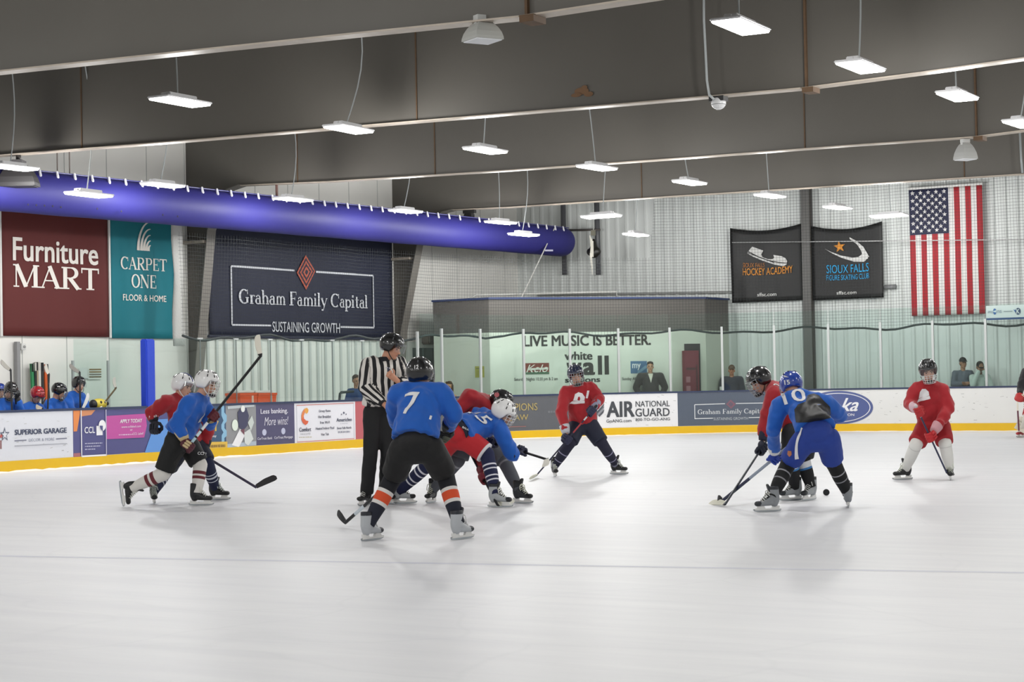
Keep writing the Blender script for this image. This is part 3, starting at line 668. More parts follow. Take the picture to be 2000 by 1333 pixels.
# ================================================================== banners
LB_ = Plane((XW+.07, 0, 0), (0, 1, 0), (1, 0, 0)); EB = Plane((0, YE-.17, 0), (1, 0, 0), (0, -1, 0))
def banner_sheet(surf, name, x0, x1, zb, zt, m, label, cat='banner', wav=.02, ncol=24, nrow=14, sag=0.0, thick=.008, mfun=None, mats=None, yref=520):
    u0 = surf.uv(x0, yref)[0]; u1 = surf.uv(x1, yref)[0]
    class Wavy:
        uv = staticmethod(surf.uv)
        @staticmethod
        def p3(u, z, off=0):
            a = (u-u0)/(u1-u0); b = (z-zb)/(zt-zb)
            return surf.p3(u, z-sag*(4*a*(1-a))*b, off+wav*(noise.noise(Vector((u*1.1, z*.5+3, 2)))*.8+.5*noise.noise(Vector((u*3, z*.7, 5)))))
    e = empty(name, surf.p3((u0+u1)/2, zb, 0), label, cat)
    vs = []; fs = []; mi = []
    for i in range(ncol+1):
        for j in range(nrow+1):
            a = i/ncol; b = j/nrow; u = u0+(u1-u0)*a; vs.append(Wavy.p3(u, zb+(zt-zb)*b))
    for i in range(ncol):
        for j in range(nrow):
            a = i*(nrow+1)+j; fs.append((a, a+nrow+1, a+nrow+2, a+1)); mi.append(mfun((i+.5)/ncol, (j+.5)/nrow) if mfun else 0)
    me = bpy.data.meshes.new('sheet'); me.from_pydata(vs, [], fs)
    for p, k in zip(me.polygons, mi): p.material_index = k
    o = link_mesh('cloth', me, mats or [m], e, True)
    s = o.modifiers.new('s', 'SOLIDIFY'); s.thickness = thick; s.offset = -1
    return e, Wavy
CW = mat('e2ddd6', .7)
e, WS = banner_sheet(LB_, 'banner', 2, 211.5, 2.5, 5.2, mat('561715', .75, var=.08, vscale=1.5), 'big maroon banner with white lettering high on the left wall', wav=.015)
A = Art(WS, .004); A.text('Furniture', 23.5, 463, 509, 191, CW, .018, lay=3); A.serif('MART', 24.5, 514.5, 562.5, 192.5, CW, lay=3); A.build('lettering', e)
for x in (0.2, 212.8):
    c = LB_.p3(LB_.uv(x, 500)[0], 0, .01); bm = bmesh.new(); box(bm, Vector((c.x, c.y, 3.86)), (.03, .045, 2.75)); obj('edge_pole', bm, mat('d5d5d2', .5), e)
e, WS = banner_sheet(LB_, 'banner', 217, 340, 2.48, 5.2, mat('0b6f7c', .75, var=.08, vscale=1.5), 'teal banner with white fan logo between the maroon banner and a column', wav=.015)
A = Art(WS, .004); A.serif('CARPET', 234.6, 500.5, 526.6, 325, CW, lay=3); A.serif('ONE', 255.5, 535, 562.5, 304.5, CW, lay=3); A.text('FLOOR & HOME', 239, 574.5, 587.2, 324, CW, .012, lay=3)
cu, cv = LB_.uv(293.5, 491)
for k, r in enumerate((.62, .47, .34, .22, .12)):
    P = [(cu-r*.62*math.cos(math.radians(t*90/12)), cv+r*math.sin(math.radians(t*90/12))) for t in range(13)]
    for q in strip(P, [.085-(.07*i/12) for i in range(13)]): A.raw(q, [(0, 1, 2, 3)], CW, 3)
A.build('lettering', e)
e, WS = banner_sheet(LB_, 'banner', 407.5, 767, 2.55, 5.3, mat('141a31', .7, var=.12, vscale=1), 'wide navy banner with red diamond and white frame on the left wall', wav=.04, ncol=40)
A = Art(WS, .004); GW = mat('c3c6cc', .7); LW_ = .045
for q in ((450, 520, 573, 528.6), (615.7, 531.4, 727.5, 538.6), (450, 520, 450.6, 634.8), (727.5, 538.6, 728.5, 640.4), (450.6, 634.8, 526.7, 636.2), (664, 639, 728.5, 640.4)): A.line(*q, LW_, GW, 7)
A.serif('Graham Family Capital', 464, 564.5, 601.5, 716, GW, lay=7); A.text('SUSTAINING GROWTH', 529, 628.3, 648.6, 662.5, GW, .004, lay=7)
dT, dL, dR, dB = (595, 498.7), (578, 533), (614, 530), (597.4, 566.5); cx_, cy_ = 596, 532; OC = mat('b0553f', .7); NVB = mat('141a31', .7, var=.12, vscale=1)
for k in range(6):
    f = 1-k*.165; A.poly([(cx_+(x-cx_)*f, cy_+(y-cy_)*f) for x, y in (dT, dR, dB, dL)], OC if k % 2 == 0 else NVB, 7+k)
A.build('lettering', e)
bm = bmesh.new(); a = LB_.p3(LB_.uv(405, 660)[0], 2.55, .03); b_ = LB_.p3(LB_.uv(767, 660)[0], 2.55, .03); tube(bm, [a, b_], .035, 8); obj('bottom_rod', bm, mat('20263a', .6), e)
BK = mat('151515', .55, var=.2, vscale=2); W2 = mat('d2d2d0', .6); ORG = mat('d58a25', .6); CY = mat('1a9fd8', .6)
zt = EB.uv(1500, 441)[1]; zb = EB.uv(1500, 589)[1]
def pk(l): return [(1420+x/6.4516, 430+y/6.4516) for x, y in l]
e, WS = banner_sheet(EB, 'banner', 1428, 1565.5, zb, zt, BK, 'black banner with white skate boot and orange lettering on the end wall', wav=.05, sag=.12)
A = Art(WS, .004)
A.text('SIOUX FALLS', 1452, 511, 520.2, 1494.7, mat('b06d1e', .6), .0, lay=7); A.text('HOCKEY ACADEMY', 1452, 521.7, 536.4, 1549, ORG, .01, lay=7); A.text('sffsc.com', 1480, 571.6, 579.2, 1517.3, W2, .015, lay=7)
A.poly(pk([(318, 298), (460, 345), (437, 395), (450, 432), (520, 460), (578, 462), (598, 440), (585, 405), (690, 428), (742, 460), (762, 500), (755, 520), (660, 505), (520, 470), (400, 425), (275, 362)]), W2, 7)
A.poly(pk([(268, 372), (400, 438), (520, 484), (660, 518), (756, 528), (752, 545), (715, 562), (600, 535), (450, 480), (330, 430), (262, 392)]), W2, 7); A.line(*pk([(264, 384)])[0], *pk([(600, 512)])[0], .02, BK, 8)
A.build('lettering', e)
zt = EB.uv(1650, 437)[1]; zb = EB.uv(1650, 584.5)[1]
e, WS = banner_sheet(EB, 'banner', 1585, 1724.5, zb, zt, BK, 'black banner with orange star and blue lettering on the end wall', wav=.05, sag=.14)
A = Art(WS, .004)
A.poly(pk([(1540, 157), (1620, 205), (1720, 300), (1795, 440), (1780, 447), (1778, 462), (1755, 470), (1752, 484), (1725, 500), (1600, 490), (1450, 440), (1330, 385), (1230, 330), (1300, 360), (1440, 408), (1580, 435), (1660, 430), (1703, 398), (1690, 345), (1640, 262), (1545, 182)]), W2, 7)
A.star(1640, 474.8, 11.6, 12.5, ORG, 8, 98, .42)
A.text('SIOUX FALLS', 1614.6, 514.3, 531.6, 1698, CY, .0, lay=7); A.text('FIGURE SKATING CLUB', 1614.6, 535.2, 546.2, 1698.5, CY, .0, lay=7); A.text('sffsc.com', 1635, 568.2, 575.4, 1674, W2, .015, lay=7)
A.build('lettering', e)
zt = EB.uv(1850, 366)[1]; zb = EB.uv(1850, 615.5)[1]
FR, FWH, FB = mat('9d1622', .7), mat('d6d4d2', .7), mat('15193c', .7)
e, WS = banner_sheet(EB, 'flag', 1778.5, 1922, zb, zt, FR, 'large stars and stripes flag hanging vertically on the end wall', 'flag', wav=.03, ncol=52, nrow=25, mats=[FR, FWH, FB], mfun=lambda a, b: 2 if (a < 7/13 and b > .64) else int(a*13) % 2)
A = Art(WS, .004); u0 = EB.uv(1778.5, 520)[0]; u1 = EB.uv(1922, 520)[0]; cw = (u1-u0)*7/13; chh = (zt-zb)*.36
for r_ in range(11):
    for c_ in range(9):
        if (r_+c_) % 2 == 0:
            u = u0+cw*(c_+1)/10; v = zt-chh*(r_+1)/12
            P = [(u+(.062 if i % 2 == 0 else .026)*math.cos(math.radians(90+36*i)), v+(.062 if i % 2 == 0 else .026)*math.sin(math.radians(90+36*i))) for i in range(10)]
            A.raw([(u, v)]+P, [(0, 1+i, 1+(i+1) % 10) for i in range(10)], FWH, 5)
o = A.build('stars', e); o['kind'] = 'stuff'
bm = bmesh.new(); tube(bm, [EB.p3(u0-.02, zt+.03, .02), EB.p3(u1+.02, zt+.03, .02)], .035, 8); obj('top_rod', bm, mat('cfcfcc', .5), e)
for uu in (u0+.1, u1-.1): bm = bmesh.new(); box(bm, EB.p3(uu, zt+.03, -.04), (.05, .14, .05)); obj('bracket', bm, mat('9a9a98', .5), e)
SG = Plane((0, D2+.2, 0), (1, 0, 0), (0, -1, 0))
e = empty('sponsor_sign', SG.p3(SG.uv(1960, 610)[0], SG.uv(1960, 622)[1], 0), 'long white sponsor sign with blue logos fixed on top of the end glass', 'sign')
u0, v1 = SG.uv(1926, 598); _, v0 = SG.uv(1926, 622.5); bm = bmesh.new(); box(bm, SG.p3(u0+1.1, (v0+v1)/2, 0), (2.2, .04, v1-v0)); obj('panel', bm, mat('e3e4e6', .5), e)
bm = bmesh.new(); box(bm, SG.p3(u0+1.1, v0-.02, .01), (2.2, .06, .045)); obj('lower_edge', bm, mat('2c4a80', .5), e)
A = Art(SG, .006); BL = mat('3f6bb0', .5); A.text('ims', 1930, 606, 612.5, 1940, mat('8b97ad', .5), lay=5); A.ell(1943.5, 609, 3.2, 6, BL, 5); A.poly([(1939, 609), (1947, 606), (1946, 611)], mat('dfe6ee', .5), 6); A.text('ns', 1949, 606.5, 612, 1957, mat('8b97ad', .5), lay=5)
A.line(1961, 609, 1978, 608.4, .02, mat('9aa0a8', .5), 5); A.ell(1989, 608.5, 5.2, 6.8, mat('3d4a70', .5), 5); A.text('K', 1986, 604, 613, 1992.5, mat('e8eaee', .5), .02, lay=6); A.poly([(1980, 605), (1984, 606), (1984, 611)], BL, 5)
A.build('lettering', e)
# ================================================================== duct
DA, DB_ = Vector((-25, 21.0, 5.0)), Vector((-25, 43.75, 5.15)); DR = .395
duct = empty('air_duct', DA, 'long round blue fabric air duct hung high along the left wall', 'duct')
M_du = mat('26246c', .62, var=.07, vscale=.8, spec=.35, bump=.12, bscale=5)
bm = bmesh.new(); d, u, v = basis(DB_-DA); rs = []; L = (DB_-DA).length
for i in range(61):
    t = i/60; r = DR*(1+.008*math.sin(i*1.3)); rs.append([DA+d*L*t+(u*math.cos(2*PI*k/32)+v*math.sin(2*PI*k/32))*r for k in range(32)])
for t in (.3, .6, .9, 1.2, 1.5): rs.append([DB_+d*DR*.85*math.sin(t)+(u*math.cos(2*PI*k/32)+v*math.sin(2*PI*k/32))*DR*max(math.cos(t), .05) for k in range(32)])
rings(bm, rs); obj('fabric_tube', bm, M_du, duct, True)
bm = bmesh.new(); hz = Vector((.24, 0, .325)); tube(bm, [DA+hz+Vector((0, 0, .04)), DB_+hz+Vector((0, 0, .04))], .012, 5); obj('hanging_cable', bm, mat('3f3f78', .5), duct)
M_cl = mat('c9c9cf', .4)
for px in (76, 110, 144, 178, 211, 243, 275, 305, 336, 364, 393, 422, 449, 476, 502, 530, 556, 582, 607, 631, 653, 676, 699, 722, 744, 767, 789, 811, 832, 853, 874, 895, 933, 952, 972, 991, 1010, 1029, 1047, 1064, 1081, 1097):
    P = onX(px, 400, -24.76); t = (P.y-DA.y)/(DB_.y-DA.y); c = DA.lerp(DB_, t)+hz; bm = bmesh.new(); capsule(bm, c+Vector((.03, 0, .05)), c+Vector((.05, 0, -.05)), .02, .026, n=8); obj('hanger_clip', bm, M_cl, duct)
for px in (113, 137, 541):
    P = onX(px, 400, -25); t = (P.y-DA.y)/(DB_.y-DA.y); c = DA.lerp(DB_, t); bm = bmesh.new(); tube(bm, [c+Vector((0, 0, DR-.02)), Vector((c.x, c.y, ZC-.01))], .012 if px < 500 else .03, 6); obj('hanger_rod', bm, mat('5d5450' if px < 500 else '5b3f3a', .5), duct)
bm = bmesh.new()
for px, py in ((55, 400), (71, 401), (87, 402), (103, 403), (119, 405), (190, 408), (237, 413), (318, 420), (347, 423)):
    P = onX(px, py, -25+DR*.99); ellipsoid(bm, P, Vector((.01, 0, 0)), Vector((0, .022, 0)), Vector((0, 0, .022)), 8, 4)
obj('air_holes', bm, mat('16142f', .8), duct)['kind'] = 'stuff'
A = Art(Plane((-25+DR, 0, 0), (0, 1, 0), (1, 0, 0)), .004); A.line(1064, 489.5, 1080, 489.5, .045, mat('b9b9cf', .5), 1); A.build('maker_mark', duct)
bm = bmesh.new(); tube(bm, [onX(1083, 447, -24.7), onX(1018, 583, -24.4)], .025, 6, flat=.3); tag(obj('tie_strap', bm, mat('b9b8b4', .6)), 'pale strap slanting down from the duct end to the corner room roof', 'strap')
# ================================================================== ceiling lights
M_diff = mat('ffffff', .5, emit='fffdf4', es=9.0, name='lit diffuser'); M_hs = mat('d2d2d4', .35)
def light_protos():
    bm = bmesh.new(); box(bm, (0, 0, .02), (.36, .92, .03)); bmesh.ops.bevel(bm, geom=bm.edges[:], offset=.012, segments=2, affect='EDGES'); a = bpy.data.meshes.new('panel'); bm.to_mesh(a); bm.free()
    bm = bmesh.new(); box(bm, (0, -.02, .065), (.16, .56, .06)); bmesh.ops.bevel(bm, geom=bm.edges[:], offset=.01, segments=2, affect='EDGES'); b = bpy.data.meshes.new('driver_box'); bm.to_mesh(b); bm.free()
    bm = bmesh.new(); box(bm, (0, 0, -.004), (.33, .88, .026)); bmesh.ops.bevel(bm, geom=bm.edges[:], offset=.01, segments=2, affect='EDGES'); c = bpy.data.meshes.new('diffuser'); bm.to_mesh(c); bm.free()
    for me, m in ((a, M_hs), (b, M_hs), (c, M_diff)): me.materials.append(m)
    return a, b, c
LM = light_protos(); LZ = 5.2
ORD = ['nearest', 'second', 'third', 'fourth', 'fifth', 'sixth', 'seventh', 'eighth', 'ninth', 'tenth']
ROWS = {'left': [(25, 328, 5.2, 0, .55), (174, 381, 4.75, 0, 1), (318, 362, 5.2, 0, 1), (573, 390, 5.2, 0, 1), (792, 413, 5.2, 0, .8), (978, 435, 5.15, 0, .7), (1023, 459, 4.95, 0, .6)],
        'middle': [(352, 199, 5.2, 0, 1), (681, 253, 5.2, 0, 1), (948, 294, 5.2, 0, .3), (1166, 328, 5.2, 0, 1), (1347, 357, 5.2, 0, 0), (1504, 383, 5.2, 0, .6), (1636, 406, 5.2, 0, .5), (1736, 422, 5.2, 90, .3)],
        'right': [(1447, 52, 5.2, 0, 0), (1681, 131, 5.2, 0, .7), (1870, 188, 5.2, 0, 0), (1996, 242, 5.2, 0, 0)],
        'end': [(1174, 423, 5.0, 90, .5), (1242, 459, 5.0, 0, .4)]}
rl = random.Random(11)
for row, lst in ROWS.items():
    for k, (px, py, z, ry, sway) in enumerate(lst):
        P = onZ(px, py, z)
        if row == 'end': lab = ('flat white lamp turned sideways above the hanging black harness bag', 'small flat white lamp hanging just right of the harness bag')[k]
        else: lab = '%s flat white LED lamp counting along the %s row of hanging lights' % (ORD[k], row)
        if row == 'middle' and k == 7: lab = 'thin tilted white lamp beside the flag, farthest of the middle row'
        e = empty('hanging_light', P, lab, 'ceiling light', 'hanging lights over the ice'); e.rotation_euler = (0, math.radians(4 if ry else 0), math.radians(ry-6 if ry else rl.uniform(-4, 4)))
        for me in LM:
            o = bpy.data.objects.new(me.name, me); COL.objects.link(o); o.parent = e
        me = bpy.data.meshes.new('cord'); bm = bmesh.new(); sx = rl.uniform(-.08, .08)
        tube(bm, [(sx*2*math.sin(t/9*PI)+.15*sway*sx*10*(t/9), .16*sway*math.sin(t/9*PI*1.3)-.05, .09+(ZC-.01-z-.09)*t/9) for t in range(10)], .011, 5); bm.to_mesh(me); bm.free()
        me.materials.append(mat('9ea3a4', .5)); o = bpy.data.objects.new('cord', me); COL.objects.link(o); o.parent = e
        bm = bmesh.new(); box(bm, (0, -.3, .06), (.03, .03, .05)); me = bpy.data.meshes.new('cord_grip'); bm.to_mesh(me); bm.free(); me.materials.append(M_hs); o = bpy.data.objects.new('cord_grip', me); COL.objects.link(o); o.parent = e
        lo = lamp(0, 0, 0, None); lo.parent = e; lo.location = (0, 0, -.26)
# ================================================================== speakers, sensor and other hung things
def horn(name, P, w, h, hexc, label, rot, depth=None):
    e = empty(name, P, label, 'loudspeaker'); e.rotation_euler = (0, 0, rot); bm = bmesh.new(); rs = []
    for t in (0, .15, .35, .6, .85, 1):
        s = w/2*(.36+.64*math.sin(t*PI/2)**.8); dd = (depth or w)/2*(.36+.64*math.sin(t*PI/2)**.8)
        rs.append([Vector((sx*s, sy*dd, -h*t)) for sx, sy in ((-1, -1), (1, -1), (1, 1), (-1, 1))])
    rings(bm, rs); me = bpy.data.meshes.new('cabinet'); bm.to_mesh(me); bm.free(); me.materials.append(mat(hexc, .5)); o = bpy.data.objects.new('cabinet', me); COL.objects.link(o); o.parent = e
    bm = bmesh.new(); box(bm, (0, 0, -h-.005), (w*.9, (depth or w)*.9, .01)); me = bpy.data.meshes.new('speaker_grille'); bm.to_mesh(me); bm.free(); me.materials.append(mat('d8dadd' if hexc != '1d1b1c' else '242224', .6)); o = bpy.data.objects.new('speaker_grille', me); COL.objects.link(o); o.parent = e
    bm = bmesh.new(); box(bm, (0, -w*.22, -h*.22), (w*.16, .03, h*.5)); box(bm, (0, 0, .03), (w*.3, w*.5, .06)); ellipsoid(bm, (0, -w*.25, -h*.3), Vector((.02, 0, 0)), Vector((0, .02, 0)), Vector((0, 0, .02)), 8, 5); me = bpy.data.meshes.new('mounting_bracket'); bm.to_mesh(me); bm.free(); me.materials.append(mat('b9bab8' if hexc != '1d1b1c' else '2a2829', .5)); o = bpy.data.objects.new('mounting_bracket', me); COL.objects.link(o); o.parent = e
    return e
P = onY(942, 42, 15.64); horn('loudspeaker', P+Vector((0, 0, .0)), .31, .19, 'a9aaa6', 'white flared loudspeaker bolted under the nearest roof beam', -.5)
P = onY(1885, 279, 31.5); horn('loudspeaker', P, .29, .29, 'a5a6a4', 'white flared loudspeaker under a roof beam, above the flag', -.6, .3)
P = onY(36, 318, 23.57); horn('loudspeaker', P+Vector((0, 0, -.02)), .66, .40, '1d1b1c', 'black wedge loudspeaker hanging from a beam above the blue duct', .55, .42)
P0 = onY(36, 303, 23.57); tag(pipe('speaker_mount', [P0, P+Vector((0, 0, .04))], .045, '2a2829'), 'short black pole mount above the black loudspeaker', 'mount')
P = onY(917, 414, 39.43); e = empty('projector', P, 'small black box hung under the far beam above the duct', 'projector')
bm = bmesh.new(); box(bm, P+Vector((0, -.02, -.16)), (.22, .2, .24)); bmesh.ops.bevel(bm, geom=bm.edges[:], offset=.02, segments=2, affect='EDGES'); obj('case', bm, mat('161616', .5), e); bm = bmesh.new(); box(bm, P+Vector((0, 0, .0)), (.34, .1, .08)); obj('mount', bm, mat('1c1c1c', .5), e); bm = bmesh.new(); capsule(bm, P+Vector((.03, -.12, -.2)), P+Vector((.03, -.18, -.22)), .045, .04, n=10); obj('lens', bm, mat('0c0c0d', .2), e)
P = onY(1405, 194, 23.57); e = empty('motion_sensor', P, 'white domed sensor under a roof beam with a pale conduit above', 'sensor')
bm = bmesh.new(); box(bm, P+Vector((0, -.03, .0)), (.22, .16, .07)); obj('base', bm, mat('2c2c2d', .5), e)
bm = bmesh.new(); ellipsoid(bm, P+Vector((0, -.03, -.05)), Vector((.105, 0, 0)), Vector((0, .105, 0)), Vector((0, 0, .1))); obj('dome', bm, mat('c9cacb', .3), e, True)
bm = bmesh.new()
for k in range(3): rings(bm, [[P+Vector((rr*math.cos(a*PI/8), -.03+rr*math.sin(a*PI/8), -.075-.022*k+dz)) for a in range(16)] for rr, dz in ((.105-.018*k, 0), (.105-.018*k, -.008))])
obj('lens_rings', bm, mat('7d7f80', .4), e)
Pb = onY(1388, 192, 23.42); tag(pipe('sensor_conduit', [Pb+Vector((.05, 0, -.02)), Pb+Vector((-.02, 0, .05)), Pb+Vector((-.05, 0, .25)), onY(1375, 40, 23.42), onY(1374, -60, 23.42)], .018, 'a8adae'), 'pale bent conduit running up the beam from the domed sensor', 'conduit')
Pb = onY(1997, 338, 39.3); tag(pipe('beam_conduit', [Pb, Pb+Vector((-.02, 0, .3)), Pb+Vector((-.05, 0, 1.6))], .025, '8f9596'), 'grey conduit on the far beam above the white sponsor sign', 'conduit')
# harness bag on its rope
HP = dep(1160, 492, 49.5); e = empty('harness_bag', HP, 'black harness bag with pale straps hanging from the roof on a rope', 'harness')
bm = bmesh.new(); tube(bm, [HP+Vector((0, 0, 2.3)), HP+Vector((0, 0, .55))], .012, 5); obj('rope', bm, mat('a5a8a4', .6), e)
bm = bmesh.new(); capsule(bm, HP+Vector((0, 0, .3)), HP+Vector((0, 0, -.02)), .05, .15, n=12); capsule(bm, HP+Vector((.08, 0, 0)), HP+Vector((-.1, 0, 0)), .12, .11, n=10); link_mesh('bag', blob_mesh(bm, .02), mat('15130f', .5), e, True)
rr_ = random.Random(2); bm = bmesh.new()
for k in range(4): tube(bm, [HP+Vector((-.02+.03*k, -.17, .42-.05*k)), HP+Vector((.02+.02*k, -.19, .1)), HP+Vector((.03*k-.02, -.18, -.15-.2*(k == 1)))], .013, 5)
tube(bm, [HP+Vector((0, -.18, -.05)), HP+Vector((.02, -.17, -.4)), HP+Vector((.03, -.17, -.62))], [.03, .025, .006], 6); obj('straps', bm, mat('d6d3c8', .6), e)
bm = bmesh.new(); tube(bm, [HP+Vector((-.08, 0, -.08)), HP+Vector((-.09, 0, -.42))], .016, 6); obj('dangling_cord', bm, mat('1b1a18', .6), e)
bm = bmesh.new(); box(bm, HP+Vector((0, -.02, .5)), (.1, .08, .14)); obj('pulley', bm, mat('6f6d60', .5), e)
# ================================================================== players' bench corner
WPL = Plane((XW+.03, 0, 0), (0, 1, 0), (1, 0, 0))
e = empty('wall_vent', WPL.p3(*WPL.uv(184, 741)), 'white vent plate with four brown slots on the wall behind the bench', 'vent')
A = Art(WPL, .01); A.prect(171, 718, 198, 741.5, mat('e0dfda', .6), 1); A.build('plate', e); A = Art(WPL, .01)
for k in range(4): A.prect(173, 721+k*4.8, 196.5, 723.4+k*4.8, mat(('8a6a3f', '8a6a3f', '77716a', '6f5d45')[k], .7), 2)
A.build('slots', e)
A = Art(WPL, .01); A.prect(154, 718, 170.5, 739.5, mat('dcdcda', .6), 1); tag(A.build('wall_notice'), 'blank white sheet on the wall left of the slotted vent', 'notice')
c0 = WPL.p3(*WPL.uv(30, 668), .05); c1 = WPL.p3(*WPL.uv(31, 760), .05); bm = bmesh.new(); box(bm, (c0+c1)/2-Vector((0, 0, .3)), (.08, .085, (c0-c1).length+.6)); tag(obj('wall_pole', bm, mat('8b8b8c', .5)), 'grey square pole on the wall behind the players bench', 'pole')
c = WPL.p3(*WPL.uv(40, 678), .06); e = empty('switch_box', c, 'small white switch box beside the grey wall pole', 'switch box'); bm = bmesh.new(); box(bm, c, (.08, .13, .13)); bmesh.ops.bevel(bm, geom=bm.edges[:], offset=.012, segments=2, affect='EDGES'); obj('case', bm, mat('d5d5d2', .5), e); bm = bmesh.new(); capsule(bm, c+Vector((.04, 0, 0)), c+Vector((.06, 0, 0)), .03, .025, n=10); obj('dial', bm, mat('a9aaa8', .5), e)
for i, (x0, x1) in enumerate(((142, 210), (211, 283))):
    a = onX(x0, 700, -26.9); b_ = onX(x1, 700, -26.9); bm = bmesh.new(); box(bm, ((a+b_)/2).xy.to_3d()+Vector((0, 0, 1.22)), (.012, b_.y-a.y-.06, 2.42)); tag(obj('back_glass', bm, GLS), 'clear glass panel behind the players bench '+('in front of the slotted vent' if i == 0 else 'next to the blue padded post'), 'glass panel')
    bm = bmesh.new(); box(bm, a.xy.to_3d()+Vector((0, 0, 1.0)), (.04, .05, 2.0)); tag(obj('glass_post', bm, mat('9aa3a2', .4)), 'slim grey glass post '+('left' if i == 0 else 'right')+' of the slotted wall vent', 'post')
bm = bmesh.new(); box(bm, (-26.2, 23.6, .43), (.32, 5.6, .05))
for y in (21.2, 23.6, 26.0): box(bm, (-26.2, y, .2), (.25, .06, .4))
tag(obj('team_bench', bm, mat('8c6f4d', .6)), 'long wooden players bench behind the boards', 'bench')
tb = empty('folding_table', (-26.1, 31.2, 0), 'table behind the glass carrying two orange totes', 'table')
bm = bmesh.new(); box(bm, (-26.1, 31.2, .74), (.6, 2.0, .04)); obj('tabletop', bm, mat('9a9a98', .5), tb)
for sx in (-.25, .25):
    for sy in (-.9, .9): bm = bmesh.new(); tube(bm, [(-26.1+sx, 31.2+sy, 0), (-26.1+sx, 31.2+sy, .72)], .02, 6); obj('leg', bm, mat('555555', .5), tb)
for i, (x0, x1) in enumerate(((469, 503), (503.5, 540))):
    a = onX(x0, 775, -25.9); b_ = onX(x1, 775, -25.9); zt = onX((x0+x1)/2, 768, -25.9).z; L = b_.y-a.y
    e = empty('storage_tote', (-26.1, (a.y+b_.y)/2, .76), 'orange plastic tote with pale lid '+('left of its twin on the table' if i == 0 else 'right of its twin on the table')+' behind the glass', 'tote', 'orange totes')
    c = Vector((-26.1, (a.y+b_.y)/2, 0)); bm = bmesh.new(); rings(bm, [[c+Vector((sx*.2*k, sy*L/2*k, z)) for sx, sy in ((-1, -1), (1, -1), (1, 1), (-1, 1))] for k, z in ((.9, .765), (1, zt-.05), (1.05, zt-.05), (1.05, zt))]); obj('tub', bm, mat('e0501a', .45), e)
    bm = bmesh.new(); box(bm, c+Vector((-.05, 0, zt+.03)), (.36, L*.95, .055)); bmesh.ops.bevel(bm, geom=bm.edges[:], offset=.012, segments=2, affect='EDGES'); obj('lid', bm, mat('d4d6d4', .5), e)
    bm = bmesh.new(); box(bm, c+Vector((.205, L*.2, zt-.16)), (.02, .05, .2)); obj('handle', bm, mat('e8c4b4', .4), e)
a = onX(663, 781, -25.4); b_ = onX(664, 767, -25.4); c = onX(690, 765, -25.4)
tag(pipe('seat_rail', [a.xy.to_3d(), a, b_-Vector((0, 0, .03)), b_+Vector((0, .05, 0)), c], .03, '2f3537'), 'bent black rail beside the boy behind the glass', 'rail')
# ================================================================== people: builders
RH_ = Vector((math.cos(YAW), math.sin(YAW), 0)); FH_ = Vector((-math.sin(YAW), math.cos(YAW), 0)); ZZ = Vector((0, 0, 1))
def dv(r, u, t):
    """direction: r to the right in the photo, u up, t towards the camera"""
    return (RH_*r+ZZ*u-FH_*t).normalized()
def along(par, px, py, L, sign):
    d = ray(px, py); a = d.dot(d); w = EYE-par; b = 2*d.dot(w); c = w.dot(w)-L*L; q = b*b-4*a*c
    t = -b/(2*a) if q <= 0 else (-b+sign*math.sqrt(q))/(2*a); return EYE+d*t
def on_line(A, B, px, py):
    best = None
    for i in range(241):
        P = A.lerp(B, i/200-.1); x, y, _ = proj(P); e = (x-px)**2+(y-py)**2
        if best is None or e < best[0]: best = (e, P)
    return best[1]
def frame(f, up, o):
    f = f.normalized(); x = f.cross(up).normalized(); z = x.cross(f); return Matrix(((x.x, f.x, z.x, o.x), (x.y, f.y, z.y, o.y), (x.z, f.z, z.z, o.z), (0, 0, 0, 1)))
LOCAL = {}
def place(name, me, root, M, parent=None):
    o = bpy.data.objects.new(name, me); COL.objects.link(o)
    if parent: o.parent = parent; return o
    o.parent = root; o.matrix_local = Matrix.Translation(-root.location) @ M; return o
def bmesh_done(name, bm, mats, smooth=True):
    me = bpy.data.meshes.new(name); bm.to_mesh(me); bm.free()
    for m in (mats if isinstance(mats, list) else [mats]): me.materials.append(m)
    if smooth: me.polygons.foreach_set('use_smooth', [True]*len(me.polygons))
    return me
def V3(*a): return Vector(a)
